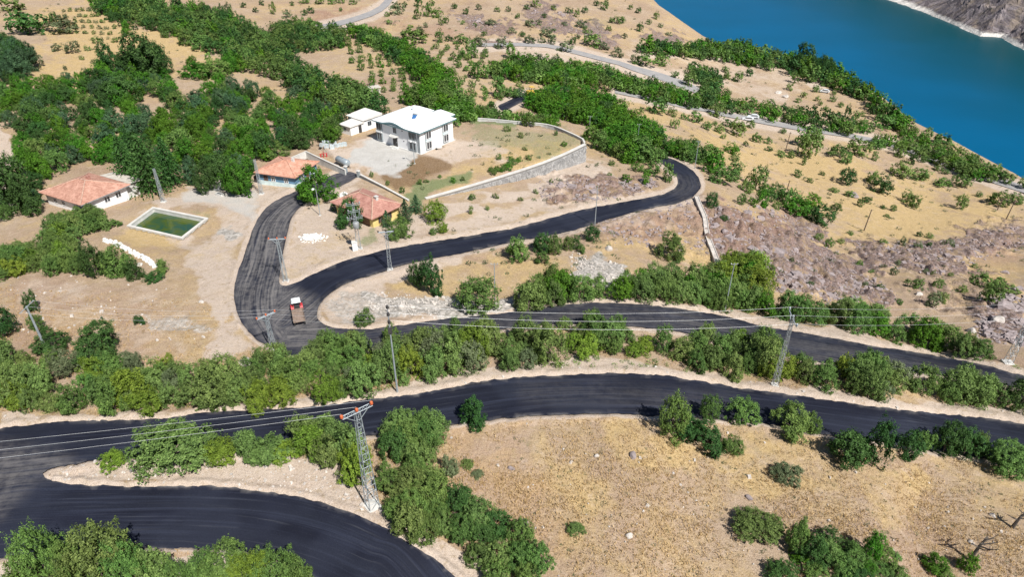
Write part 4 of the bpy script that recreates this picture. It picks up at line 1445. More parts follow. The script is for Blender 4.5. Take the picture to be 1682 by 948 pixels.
def pond():
    P = POND_OUT; o = P.mean(0); z = PONDZ
    r = thing("pond", "rectangular concrete pond with white rim and green water", "pond", (o[0], o[1], z))
    Q = P - o
    c = np.zeros(2)

    def inset(d):
        res = []
        n = len(Q)
        for i in range(n):
            a, b, e = Q[i - 1], Q[i], Q[(i + 1) % n]
            t1 = (b - a) / np.linalg.norm(b - a); t2 = (e - b) / np.linalg.norm(e - b)
            s = np.sign(t1[0] * t2[1] - t1[1] * t2[0])
            n1 = np.array([-t1[1], t1[0]]) * s; n2 = np.array([-t2[1], t2[0]]) * s
            M = np.array([n1, n2]); k = np.linalg.solve(M, np.array([d + n1 @ b, d + n2 @ b]))
            res.append(k)
        return np.array(res)
    I0 = inset(.02); I1 = inset(.55); Iw = inset(.30)
    for i in range(4):
        j = (i + 1) % 4
        m = MB(); m.hexa([(*I0[i], .1), (*I0[j], .1), (*I1[j], .1), (*I1[i], .1)], [(*I0[i], .3), (*I0[j], .3), (*I1[j], .3), (*I1[i], .3)])
        m.obj("rim", M_COPING, r)
        m = MB(); m.hexa([(*I0[i] * .995, -2.4), (*I0[j] * .995, -2.4), (*inset(.5)[j], -2.4), (*inset(.5)[i], -2.4)], [(*I0[i] * .995, .1), (*I0[j] * .995, .1), (*inset(.5)[j], .1), (*inset(.5)[i], .1)])
        m.obj("side_wall", M_CONCRETE, r)
    k = NB("algae_water")
    n = k.noise(0.28, 3, 0.6, dist=1.0)
    cc = k.mix(k.ramp(n, 0.4, 0.62), (0.026, 0.075, 0.045), (0.07, 0.10, 0.014))
    k.done(cc, 0.12, 0, 0.4)
    W = inset(.40)
    m = MB(); m.poly([(*p, -.62) for p in W], [(0, 1, 2, 3)] if True else []); m.obj("water_surface", MATS["algae_water"], r)


pond()


# ------------------------------------------------------------------ masts and poles
def lattice(root, h, wb, wt, seg, leg_r, br_r, mat, split=False):
    lv = lambda z: wb + (wt - wb) * z / h
    cs = [(-1, -1), (1, -1), (1, 1), (-1, 1)]
    for cx, cy in cs:
        MB().tube([(cx * wb / 2, cy * wb / 2, -.3), (cx * wt / 2, cy * wt / 2, h)], leg_r, 4).obj("leg", mat, root)
    m = MB()
    for i in range(seg):
        z0 = h * (i / seg); z1 = h * ((i + 1) / seg)
        a, b = lv(z0) / 2, lv(z1) / 2
        for k in range(4):
            c, d = cs[k], cs[(k + 1) % 4]
            if (i + k) % 2: c, d = d, c
            m.bar((c[0] * a, c[1] * a, z0), (d[0] * b, d[1] * b, z1), br_r)
            m.bar((cs[k][0] * b, cs[k][1] * b, z1), (cs[(k + 1) % 4][0] * b, cs[(k + 1) % 4][1] * b, z1), br_r * .8)
    m.obj("bracing", mat, root)


def insulator(root, p, r=.16, h=.45, mat=None):
    m = MB(); m.lathe([(r * .4, 0), (r, h * .15), (r * .6, h * .3), (r, h * .45), (r * .6, h * .6), (r * .95, h * .75), (r * .4, h)], 8, p)
    m.obj("insulator", mat or M_ORANGE, root, True)


def footing(root, s, h=.25):
    MB().hexa([(-s, -s, -.6), (s, -s, -.6), (s, s, -.6), (-s, s, -.6)], [(-s * .9, -s * .9, h), (s * .9, -s * .9, h), (s * .9, s * .9, h), (-s * .9, s * .9, h)]).obj("footing", M_COPING, root)


ATT = {}


def arm_points(base, h, yaw, xs, up=.0):
    c, s = math.cos(yaw), math.sin(yaw)
    return [Vector((base[0] + x * c, base[1] + x * s, base[2] + h + up)) for x in xs]


# near lattice tower with three orange insulators
b, t = gp(612, 832)
h = height_to(b, 676)
YAW = math.radians(38)
r = thing("lattice_tower", "tall galvanised lattice power tower with three orange insulators in the foreground", "power pylon", b, YAW)
footing(r, .8, .12)
lattice(r, h, 1.1, .42, 15, .042, .022, M_GALV)
m = MB(); L = 1.5
m.bar((-L, .22, h), (L, .22, h), .04); m.bar((-L, -.22, h), (L, -.22, h), .04)
for i in range(9):
    x = -L + 2 * L * i / 8
    m.bar((x, -.22, h), (min(x + .44, L), .22, h), .025); m.bar((x, -.22, h), (x, .22, h), .025)
m.bar((-L * .9, 0, h), (-.1, 0, h - 1.2), .035); m.bar((L * .9, 0, h), (.1, 0, h - 1.2), .035)
m.obj("crossarm", M_GALV, r)
for x in (-L, 0, L): insulator(r, (x, 0, h + .03), .175, .36)
ATT["near"] = arm_points(b, h, YAW, (-L, 0, L), .5)

SPECS = [
 # name, base px, top row, kind, label
 ("mast", (653, 646), 518, "rod", "slim grey power pole with black insulators rising from the roadside trees in the centre", .22),
 ("right", (1272, 634), 523, "rod4", "tapered grey lattice power pole on the pale bank right of centre", -.1),
 ("far_right", (1655, 597), 512, "lat", "lattice pole at the right edge above the lower road", -.1),
 ("slim", (1190, 513), 432, "thin", "thin pale pole in the trees above the middle road", 0),
 ("slim", (813, 506), 432, "thin", "thin pale pole beside the round bush below the upper road", 0),
 ("slim", (977, 371), 308, "thin", "thin grey pole standing at the outer edge of the upper road", 0),
 ("fork", (641, 444), 381, "lats", "short lattice pole with crossbar beside the upper road near the yellow house", .2),
 ("trafo", (590, 410), 336, "trafo", "lattice pole crowded with transformer gear in front of the yellow house", .3),
 ("island", (470, 463), 393, "lats_o", "lattice pole with orange insulators at the tip of the road fork", .1),
 ("junction", (450, 574), 519, "lats_o", "lattice pole with orange insulators below the red tractor", .75),
 ("slim", (269, 332), 277, "lats0", "lattice pole in front of the dark pines near the left house", 0),
 ("slim", (430, 319), 262, "lats0", "weathered grey pole at the left corner of the blue house", 0),
 ("slim", (1141, 277), 231, "thin", "thin grey pole among trees inside the top road bend", 0),
 ("slim", (1046, 243), 203, "thin", "thin pale pole in the dark green grove right of the yard", 0),
 ("slim", (968, 216), 190, "thin", "short pale pole behind the corner of the yard kerb", 0),
 ("wood", (1419, 379), 344, "wood", "leaning wooden pole on the golden slope, the nearest of the wooden poles", .0),
 ("wood", (1653, 359), 329, "wood", "leaning wooden pole on the golden slope near the right edge", .0),
 ("wood", (1293, 311), 296, "wood", "short wooden pole above the bushes at the top of the rocky slope", .0),
 ("wood", (1288, 255), 217, "wood", "wooden pole between the golden slope and the grey road", .0),
 ("wood", (1638, 345), 324, "wood", "short wooden pole under a bush near the right edge of the slope", .0),
 ("lamp", (526, 354), 309, "lamp", "street lamp beside the bright green tree at the road edge", 0),
 ("lamp", (681, 269), 231, "lamp", "thin street lamp in front of the white house", 0),
]
for nm, bp, ty, kind, lab, yaw in SPECS:
    b, t = gp(*bp)
    h = max(2.5, height_to(b, ty))
    r = thing({"rod": "power_pole", "rod4": "power_pole", "lat": "power_pole", "lats": "power_pole", "lats_o": "power_pole", "lats0": "power_pole", "trafo": "transformer_pole",
               "thin": "utility_pole", "wood": "wooden_pole", "lamp": "street_lamp"}[kind], lab,
              {"lamp": "street lamp", "trafo": "transformer pole"}.get(kind, "utility pole"), b, yaw)
    if kind == "rod":
        MB().tube([(0, 0, -.4), (0, 0, h)], [.13, .075], 8).obj("shaft", M_GALV, r)
        m = MB(); m.bar((0, -1.6, h - .15), (0, 1.6, h - .15), .07); m.bar((0, -1.1, h - .15), (0, 0, h - 1.1), .04); m.bar((0, 1.1, h - .15), (0, 0, h - 1.1), .04); m.obj("crossarm", M_GREYSTEEL, r)
        for y in (-1.55, 0, 1.55): insulator(r, (0, y, h - .1), .2, .5, M_DARK)
        MB().box(-.25, .25, -.2, .2, h - 2.6, h - 1.7).obj("switch_box", M_DARK, r)
        ATT[nm] = [Vector((b[0] + -y * math.sin(yaw), b[1] + y * math.cos(yaw), b[2] + h + .35)) for y in (-1.55, 0, 1.55)]
    elif kind == "rod4":
        footing(r, .5)
        m = MB()
        lattice(r, h, .68, .28, 16, .04, .018, M_GREYSTEEL)
        m = MB(); m.bar((0, -1.9, h), (0, 1.9, h), .08); m.bar((0, -1.3, h), (0, 0, h - 1.2), .05); m.bar((0, 1.3, h), (0, 0, h - 1.2), .05); m.obj("crossarm", M_GALV, r)
        for y in (-1.85, 0, 1.85): insulator(r, (0, y, h + .05), .16, .45, M_GALV)
        ATT[nm] = [Vector((b[0] + -y * math.sin(yaw), b[1] + y * math.cos(yaw), b[2] + h + .45)) for y in (-1.85, 0, 1.85)]
    elif kind == "lat":
        footing(r, .8); lattice(r, h, .95, .36, 11, .045, .022, M_GALV)
        m = MB(); m.bar((0, -1.9, h), (0, 1.9, h), .07); m.obj("crossarm", M_GALV, r)
        for y in (-1.85, 0, 1.85): insulator(r, (0, y, h + .05), .16, .45, M_GALV)
        ATT[nm] = [Vector((b[0] + -y * math.sin(yaw), b[1] + y * math.cos(yaw), b[2] + h + .45)) for y in (-1.85, 0, 1.85)]
    elif kind.startswith("lats") or kind == "trafo":
        footing(r, .55 if kind != "trafo" else .7, .2)
        lattice(r, h, .62 if kind != "trafo" else .75, .3, max(6, int(h / .9)), .04, .02, M_GALV)
        if kind in ("lats", "lats_o"):
            m = MB(); L = 1.25; m.bar((-L, .12, h), (L, .12, h), .06); m.bar((-L, -.12, h), (L, -.12, h), .06); m.bar((-L * .8, 0, h), (0, 0, h - .9), .04); m.bar((L * .8, 0, h), (0, 0, h - .9), .04)
            m.obj("crossarm", M_GALV, r)
            for x in (-L, 0, L): insulator(r, (x, 0, h + .04), .13, .32, M_ORANGE if kind == "lats_o" else M_DARK)
            ATT[nm] = arm_points(b, h, yaw, (-L, 0, L), .42)
        if kind == "trafo":
            for i, (z, L) in enumerate(((h, 1.1), (h - 1.3, .95), (h - 2.6, 1.25))):
                m = MB(); m.bar((-L, .3, z), (L, .3, z), .035); m.bar((-L, -.3, z), (L, -.3, z), .035); m.bar((-L, -.3, z), (-L, .3, z), .03); m.bar((L, -.3, z), (L, .3, z), .03); m.obj("crossarm", M_GALV, r)
                for x in (-L, 0, L): insulator(r, (x, 0, z + .05), .14, .4, M_GREYSTEEL)
            MB().lathe([(.1, 0), (.5, .02), (.55, .1), (.55, 1.0), (.5, 1.1), (.1, 1.15)], 10, (0, -.75, h - 4.1)).obj("transformer_tank", M_GREYSTEEL, r, True)
            m = MB()
            for a in range(5):
                q = a * 1.3; m.tube([(math.cos(q) * 1.3, math.sin(q) * .4, h - 3.0), (math.cos(q) * .9, math.sin(q) * .7 - .4, h - 2.3), (math.cos(q + .5) * 1.1, .1, h - 1.5)], .03, 4)
            m.obj("jumper_cable", M_GALV, r)
    elif kind == "thin":
        MB().tube([(0, 0, -.3), (0, 0, h)], [.1, .06], 6).obj("shaft", M_GALV, r)
        MB().bar((-.55, 0, h - .25), (.55, 0, h - .25), .04).obj("crossarm", M_GREYSTEEL, r)
        for x in (-.5, .5): insulator(r, (x, 0, h - .22), .07, .2, M_CONCRETE)
    elif kind == "wood":
        lean = h * .05
        MB().tube([(0, 0, -.3), (lean * .5, 0, h * .5), (lean, 0, h)], [.16, .13, .1], 6).obj("shaft", M_WOODPOLE, r)
        MB().bar((lean - .5, 0, h - .3), (lean + .5, 0, h - .3), .05).obj("crossarm", M_WOODPOLE, r)
    elif kind == "lamp":
        MB().tube([(0, 0, -.2), (0, 0, h - .3), (-.1, -.15, h - .05), (-.3, -.5, h)], [.09, .06, .05, .05], 6).obj("post", M_GALV, r)
        MB().box(-.55, -.15, -.85, -.4, h - .05, h + .16).obj("lamp_head", M_WHITE, r)
        footing(r, .25, .1)

# white meter cabinet at the foot of the transformer pole
b, t = gp(584, 412)
r = thing("meter_cabinet", "white metal cabinet at the foot of the transformer pole", "cabinet", b, .25)
MB().box(-.45, .45, -.35, .35, -.1, 1.7).obj("body", M_WHITE, r)
MB().box(-.4, .4, -.39, -.35, .05, 1.6).obj("door", M_CABWHITE, r)
MB().hexa([(-.5, -.42, 1.7), (.5, -.42, 1.7), (.5, .42, 1.7), (-.5, .42, 1.7)], [(-.5, -.42, 1.76), (.5, -.42, 1.76), (.5, .42, 1.86), (-.5, .42, 1.86)]).obj("lid", M_COPING, r)


def span(label, A, B, sag, rad):
    o = (A[0] + B[0]) / 2
    r = thing("power_line", label, "power line", o)
    for a, b in zip(A, B):
        P = []
        for i in range(15):
            q = i / 14
            p = a.lerp(b, q); p.z -= sag * 4 * q * (1 - q)
            P.append(p - o)
        MB().tube(P, rad, 4).obj("wire", M_WIRE, r)


off = Vector((-95, 33, 18.5))
span("three bare wires running left from the foreground lattice tower over the road", ATT["near"], [off + Vector((0, -1.6, 0)), off, off + Vector((0, 1.6, 0))], .9, .010)
rr = thing("lattice_tower", "lattice tower beyond the left edge of the photo carrying the foreground wires", "power pylon", (off.x, off.y, float(Hbase(np.array([off.x]), np.array([off.y]))[0])), 1.57)
lattice(rr, off.z - rr.location.z - .2, 1.1, .4, 12, .055, .03, M_GALV); MB().bar((-1.7, 0, off.z - rr.location.z - .2), (1.7, 0, off.z - rr.location.z - .2), .07).obj("crossarm", M_GALV, rr)
span("three white wires spanning between the centre pole and the pole on the right bank", ATT["mast"], ATT["right"], 1.1, .010)
span("three wires from the right bank pole to the lattice pole at the right edge", ATT["right"], ATT["far_right"], .8, .009)
span("three wires from the centre pole to the lattice pole below the tractor", ATT["junction"], ATT["mast"], .5, .009)
lo = Vector((-62, 72, ATT["junction"][0].z + 2.0))
rr = thing("power_pole", "grey pole beyond the left edge carrying the wires over the left thicket", "utility pole", (lo.x, lo.y, float(Hbase(np.array([lo.x]), np.array([lo.y]))[0])), 0)
MB().tube([(0, 0, -.3), (0, 0, lo.z - rr.location.z)], [.2, .1], 8).obj("shaft", M_GALV, rr); MB().bar((0, -1.5, lo.z - rr.location.z - .1), (0, 1.5, lo.z - rr.location.z - .1), .06).obj("crossarm", M_GALV, rr)
span("three wires crossing the thicket on the left towards the tractor", [lo + Vector((0, -1.4, 0)), lo, lo + Vector((0, 1.4, 0))], ATT["junction"], .9, .009)


# ------------------------------------------------------------------ vehicles
def wheel(root, c, r, w, rim_mat, name="wheel"):
    m = MB(); prof = []
    n = 14
    V = []; F = []
    pr = [(r * .55, -w / 2), (r * .92, -w / 2), (r, -w * .3), (r, w * .3), (r * .92, w / 2), (r * .55, w / 2)]
    for a, x in pr:
        for j in range(n):
            q = 2 * math.pi * j / n; V.append((c[0] + x, c[1] + a * math.cos(q), c[2] + a * math.sin(q)))
    for i in range(5):
        for j in range(n): F.append((i * n + j, i * n + (j + 1) % n, (i + 1) * n + (j + 1) % n, (i + 1) * n + j))
    m.poly(V, F); o = m.obj(name, M_RUBBER, root)
    m = MB(); m.tube([(c[0] - w * .35, c[1], c[2]), (c[0] + w * .35, c[1], c[2])], r * .56, 10); m.obj("rim", rim_mat, o)


def tractor():
    a, t = gp(494, 538); bq, t = gp(487, 500)
    d = (bq - a); yaw = math.atan2(d.y, d.x) - math.pi / 2
    ln = d.length
    k = 1.0
    # trailer: local y forward
    r = thing("farm_trailer", "wooden bed farm trailer hitched behind the red tractor on the asphalt", "trailer", a + d.normalized() * 0.2 + Vector((0, 0, .06)), yaw)
    r.scale = (.74, .74, .74)
    for i in range(7):
        x = -1.05 + i * .3
        MB().box(x, x + .285, .0, 4.0, .98, 1.06).obj("floor_plank", M_PLANK, r)
    for x in (-1.12, 1.05):
        for j in range(3):
            MB().box(x, x + .07, .0, 4.0, 1.07 + j * .17, 1.22 + j * .17).obj("side_board", M_PLANK, r)
    for y in (-.07, 4.0):
        MB().box(-1.12, 1.12, y, y + .07, 1.07, 1.55).obj("end_board", M_PLANK, r)
    m = MB(); m.box(-.5, -.38, .1, 4.0, .75, .975); m.box(.38, .5, .1, 4.0, .75, .975); m.box(-1.0, 1.0, .6, .72, .7, .97); m.box(-1.0, 1.0, 3.1, 3.22, .7, .97); m.obj("chassis", M_DARK, r)
    m = MB(); m.bar((-.3, 4.0, .7), (0, 5.1, .6), .05); m.bar((.3, 4.0, .7), (0, 5.1, .6), .05); m.obj("drawbar", M_DARK, r)
    for x in (-.95, .95):
        for y in (.66, 3.16): wheel(r, (x, y, .42), .42, .22, M_GREYSTEEL)
    c, s = math.cos(yaw), math.sin(yaw)
    fw = Vector((-s, c, 0))
    tloc = a + d.normalized() * 0.2 + fw * 5.2 * .74
    gz = float(Hbase(np.array([tloc.x]), np.array([tloc.y]))[0]) + .06
    r = thing("tractor", "red tractor with a white cab roof driving up the asphalt", "tractor", (tloc.x, tloc.y, gz), yaw)
    r.scale = (.8, .8, .8)
    for x in (-.8, .8):
        wheel(r, (x, .75, .75), .75, .42, M_RED); wheel(r, (x * .85, 2.75, .45), .45, .25, M_RED)
        m = MB(); n = 8
        V = []; F = []
        for i in range(n + 1):
            q = math.radians(10 + 160 * i / n)
            for xx in (x - .27, x + .27):
                for rr in (.82, .88): V.append((xx, .75 + rr * math.cos(q), .75 + rr * math.sin(q)))
        for i in range(n):
            o = i * 4; p = o + 4
            F += [(o + 1, p + 1, p + 3, o + 3), (o, o + 2, p + 2, p), (o, p, p + 1, o + 1), (o + 2, o + 3, p + 3, p + 2)]
        m.poly(V, F); m.obj("fender", M_RED, r)
    MB().hexa([(-.38, 1.4, .7), (.38, 1.4, .7), (.34, 3.2, .7), (-.34, 3.2, .7)], [(-.36, 1.4, 1.45), (.36, 1.4, 1.45), (.28, 3.15, 1.3), (-.28, 3.15, 1.3)]).obj("hood", M_RED, r)
    MB().box(-.3, .3, .2, 2.9, .45, .695).obj("chassis", M_DARK, r)
    m = MB()
    for x in (-.68, .68):
        for y in (.15, 1.45): m.bar((x, y, 1.0), (x * .95, y, 2.4), .04)
    m.obj("cab_frame", M_DARK, r)
    MB().box(-.52, .52, .2, 1.4, .7, 1.55).obj("cab_body", M_DARK, r)
    MB().hexa([(-.82, -.1, 2.4), (.82, -.1, 2.4), (.78, 1.65, 2.4), (-.78, 1.65, 2.4)], [(-.7, .05, 2.55), (.7, .05, 2.55), (.66, 1.5, 2.55), (-.66, 1.5, 2.55)]).obj("cab_roof", M_CABWHITE, r)
    MB().tube([(.2, 2.2, 1.4), (.2, 2.2, 2.3)], .04, 6).obj("exhaust", M_DARK, r)


tractor()


def car(px, py, yaw, mat, label, name="parked_car"):
    b, t = gp(px, py)
    r = thing(name, label, "car", b + Vector((0, 0, .16)), yaw)
    m = MB()
    prof = [(-2.1, .35), (2.1, .35), (2.15, .75), (1.2, .88), (.55, 1.42), (-1.2, 1.45), (-1.85, .95), (-2.15, .85)]
    m.hexa([(-.85, x, z) for x, z in prof], [(.85, x, z) for x, z in prof]); m.obj("body", mat, r)
    m = MB()
    g = [(1.1, .9), (.53, 1.38), (-1.15, 1.4), (-1.7, .97)]
    m.hexa([(-.87, x, z) for x, z in g], [(.87, x, z) for x, z in g]); m.obj("window", M_GLASS, r)
    for x in (-.8, .8):
        for y in (-1.3, 1.3): wheel(r, (x, y, .32), .32, .2, M_GALV)


car(1354, 152, 1.2, M_CARWHITE, "white car parked on the pale clearing near the lakeside trees")
car(1237, 194, 1.35, M_CARWHITE, "white car parked beside the grey road above the water")
car(1228, 198, 1.3, M_CARWHITE, "second white car half hidden by a bush at the grey road's lower edge")


def roller():
    b, t = gp(874, 156)
    r = thing("road_roller", "yellow road machine at the far end of the short asphalt stretch", "road machine", b + Vector((0, 0, .1)), -1.1)
    m = MB(); m.tube([(-.95, 1.5, .65), (.95, 1.5, .65)], .65, 14); m.obj("drum", M_DARK, r)
    for x in (-.75, .75): wheel(r, (x, -1.2, .65), .65, .4, M_MACHINE)
    MB().hexa([(-.8, -2.2, .8), (.8, -2.2, .8), (.8, .2, .8), (-.8, .2, .8)], [(-.7, -2.1, 1.7), (.7, -2.1, 1.7), (.75, .2, 1.8), (-.75, .2, 1.8)]).obj("body", M_MACHINE, r)
    m = MB(); m.box(-1.1, -.97, .2, 2.0, .55, .95); m.box(.97, 1.1, .2, 2.0, .55, .95); m.box(-1.1, 1.1, .2, .45, .8, 1.2); m.obj("drum_frame", M_MACHINE, r)
    m = MB()
    for x in (-.65, .65):
        for y in (-.7, .3): m.bar((x, y, 1.7), (x, y, 2.8), .05)
    m.obj("cab_frame", M_DARK, r)
    MB().box(-.85, .85, -.95, .55, 2.8, 2.92).obj("cab_roof", M_MACHINE, r)


roller()


# ------------------------------------------------------------------ things lying in the yard
def yard_things():
    spots = [(529, 240), (537, 242), (546, 244), (553, 241), (560, 240), (541, 237), (549, 236), (566, 239), (533, 236)]
    labs = ["leftmost", "", "frontmost", "", "", "", "", "rightmost", ""]
    for i, p in enumerate(spots):
        b, t = gp(*p)
        z = .0
        lab = ["pale blue wrapped block at the left end of the pile in the yard", "low pale blue wrapped block second from the left end of the pile", "pale blue wrapped block at the front of the pile in the yard", "pale blue wrapped block right of the front one in the pile", "pale blue wrapped block beside the right end block of the pile", "pale blue wrapped block in the back row, left of the middle", "tallest pale blue wrapped block in the back row of the pile", "pale blue wrapped block at the right end of the pile in the yard", "pale blue wrapped block at the back left corner of the pile"][i]
        r = thing("wrapped_block", lab, "wrapped block", b + Vector((0, 0, z)), .3 * (i % 3) - .4, "wrapped blocks piled in the yard")
        w, d, hh = 1.05 + .1 * (i % 2), .8, .75 + .12 * (i % 3)
        MB().hexa([(-w / 2, -d / 2, -.1), (w / 2, -d / 2, -.1), (w / 2, d / 2, -.1), (-w / 2, d / 2, -.1)], [(-w * .45, -d * .42, hh), (w * .45, -d * .44, hh + .04), (w * .44, d * .43, hh), (-w * .46, d * .44, hh - .03)]).obj("wrapping", M_SACK, r)
        MB().box(-.04, .04, -d * .5, d * .5, -.05, hh + .05).obj("strap", M_COPING, r)
    b, t = gp(532, 258)
    r = thing("plough", "small red plough standing by the boundary wall", "plough", b, .4)
    m = MB(); m.bar((-1.0, 0, .9), (1.0, .2, .8), .09); m.bar((0, -.4, .95), (0, .6, .9), .08); m.bar((0, .1, .9), (0, .1, 1.5), .08); m.obj("frame", M_RED, r)
    for x in (-.8, -.1, .6):
        MB().hexa([(x - .05, -.3, .0), (x + .05, -.3, .0), (x + .35, .3, .1), (x + .25, .3, .1)], [(x - .05, -.2, .85), (x + .08, -.2, .85), (x + .3, .15, .8), (x + .2, .15, .8)]).obj("share", M_RED, r)
    b, t = gp(564, 272)
    r = thing("steel_tank", "grey blue cylindrical tank on wheels lying along the boundary wall", "tank", b, -.75)
    m = MB(); n = 14
    V = []; F = []
    prof = [(-2.2, .05), (-2.15, .6), (-1.95, .8), (1.95, .8), (2.15, .6), (2.2, .05)]
    for x, a in prof:
        for j in range(n):
            q = 2 * math.pi * j / n; V.append((x, a * math.cos(q), 1.15 + a * math.sin(q)))
    for i in range(5):
        for j in range(n): F.append((i * n + j, (i + 1) * n + j, (i + 1) * n + (j + 1) % n, i * n + (j + 1) % n))
    m.poly(V, F); m.obj("barrel", M_TANK, r, True)
    m = MB(); m.box(-2.0, 2.0, -.4, .4, .3, .5); m.bar((2.0, 0, .4), (3.0, 0, .35), .06); m.obj("chassis", M_DARK, r)
    for y in (-.75, .75):
        m = MB(); m.tube([(0, y - .12, .38), (0, y + .12, .38)], .38, 12); m.obj("wheel", M_RUBBER, r)
    MB().lathe([(.25, 0), (.25, .15), (.2, .18)], 10, (0.2, 0, 1.92)).obj("hatch", M_GREYSTEEL, r)
    # handcart by the white house
    b, t = gp(722, 245)
    r = thing("wheelbarrow", "dark wheelbarrow tipped on the soil beside the white house", "wheelbarrow", b, .5)
    MB().hexa([(-.5, -.3, .25), (.4, -.3, .25), (.4, .3, .25), (-.5, .3, .25)], [(-.8, -.42, .65), (.6, -.42, .65), (.6, .42, .65), (-.8, .42, .65)]).obj("tray", M_STONEWHITE, r)
    m = MB(); m.bar((-.7, -.3, .3), (1.3, -.3, .5), .04); m.bar((-.7, .3, .3), (1.3, .3, .5), .04); m.obj("handle", M_DARK, r)
    m = MB(); m.tube([(-.85, -.08, .2), (-.85, .08, .2)], .22, 10); m.obj("wheel", M_RUBBER, r)


yard_things()


# white painted stones below the pond
def stone_row():
    line = smooth_line(pts("172,397 190,402 205,409 222,418 240,427 250,435 257,441"), 3)
    w = ground(line)[0]
    o = Vector(w.mean(0))
    r = thing("stone_row", "curved row of whitewashed stones on the bare soil below the pond", "stone row", o)
    L = np.concatenate([[0], np.cumsum(np.linalg.norm(np.diff(w, axis=0), axis=1))])
    s = 0; i = 0; rg = random.Random(3)
    while s < L[-1]:
        for k in range(2):
            p = Vector([np.interp(s + rg.uniform(-.15, .15), L, w[:, j]) for j in range(3)]) - o
            m = MB(); m.rock((p.x + rg.uniform(-.2, .2), p.y + (k - .5) * .5 + rg.uniform(-.1, .1), p.z + .18 + .15 * k), rg.uniform(.26, .38), i * 7 + k, (1.1, 1, .9)); m.obj("stone", M_STONEWHITE, r)
        s += .56; i += 1


stone_row()


def channel():
    line = ground(smooth_line(pts("1143,327 1150,345 1157,362 1160,385 1165,402 1172,420 1178,437"), 6))[0]
    o = Vector(line.mean(0)); r = thing("drain_channel", "white concrete drain channel running down the rocky slope below the road bend", "drain channel", o)
    t = np.gradient(line[:, :2], axis=0); t /= np.linalg.norm(t, axis=1)[:, None]; n = np.stack([-t[:, 1], t[:, 0]], 1)
    sec = [(-.5, -.6), (-.5, .85), (-.36, .85), (-.28, .72), (.28, .72), (.36, .85), (.5, .85), (.5, -.6)]
    for i in range(0, len(line) - 1):
        m = MB()
        A = [(line[i][0] + n[i][0] * a - o[0], line[i][1] + n[i][1] * a - o[1], line[i][2] + z - o[2]) for a, z in sec]
        B = [(line[i + 1][0] + n[i + 1][0] * a - o[0], line[i + 1][1] + n[i + 1][1] * a - o[1], line[i + 1][2] + z - o[2] - .03) for a, z in sec]
        m.hexa(A, B); m.obj("concrete_section", M_PALEROCK, r)


channel()


# ------------------------------------------------------------------ rocks
def boulders():
    L = [((857, 862), 16, 0, "large grey boulder alone on the dry field left of centre"), ((1034, 881), 12, 1, "pale grey boulder in the middle of the dry field"),
         ((1040, 750), 12, 0, "flat violet grey boulder near the top of the dry field"), ((1230, 820), 10, 0, "small dark boulder above the lone bush on the field"),
         ((840, 771), 9, 0, "grey boulder at the left edge of the dry field"), ((980, 750), 7, 1, "pale white stone on the upper part of the field"),
         ((1630, 848), 9, 1, "pale stone at the foot of the dead tree by the right edge"), ((1594, 893), 9, 1, "pale stone beside the nearest dead tree"),
         ((403, 598), 18, 1, "pale boulder above the thicket near the bottom of the village road"), ((332, 497), 8, 1, "pale stone on the bare soil below the track"),
         ((230, 436), 9, 1, "whitewashed boulder at the end of the bushes below the pond"), ((1000, 410), 12, 1, "flat pale rock on the slope below the upper road"),
         ((1402, 323), 14, 0, "grey outcrop beside a shrub on the golden slope"), ((1650, 449), 10, 0, "dark standing rock on the ochre slope at the right"),
         ((1508, 487), 12, 1, "pale boulder in the rubble above the roadside trees"), ((1212, 369), 14, 0, "big grey boulder on the rocky slope right of the drain channel"),
         ((1190, 382), 12, 0, "grey boulder close to the drain channel"), ((1652, 510), 26, 0, "large violet rock outcrop near the right edge"), ((1640, 530), 18, 1, "pale rock slab below the violet outcrop"),
         ((1595, 545), 14, 1, "pale rocks among the trees near the right edge"), ((660, 505), 12, 1, "pale rock lying on the scree beside the road junction"), ((765, 470), 11, 1, "pale rock behind the round bush below the upper road"),
         ((1290, 160), 9, 1, "pale stone heap on the clearing above the grey road"), ((1278, 153), 9, 1, "low row of pale stones by the clearing above the grey road")]
    for i, (p, w, k, lab) in enumerate(L):
        b, t = gp(*p); s = w * t / FPX / 2
        r = thing("boulder", lab, "boulder", b, i * .7)
        m = MB(); m.rock((0, 0, s * .35), s * 1.25, i + 40, (1.15, .9, .75)); m.obj("rock_body", M_PALEROCK if k else M_ROCK, r)
    # white rubble heap by the fork
    b, t = gp(512, 392)
    m = MB(); rg = random.Random(9)
    for i in range(420):
        q = rg.uniform(0, 6.28); d = min(1.9, abs(rg.gauss(0, .75))); hh = max(.05, 1.15 - d * .6)
        x, y = d * math.cos(q) * 1.5, d * math.sin(q) * 1.2
        m.rock((b.x + x, b.y + y, b.z + hh * rg.uniform(.2, .7)), rg.uniform(.1, .3), i % 9)
    m.obj("rubble_heap", M_STONEWHITE, kind="stuff", label="heap of white rubble on the dirt inside the road fork", category="rubble heap")


boulders()

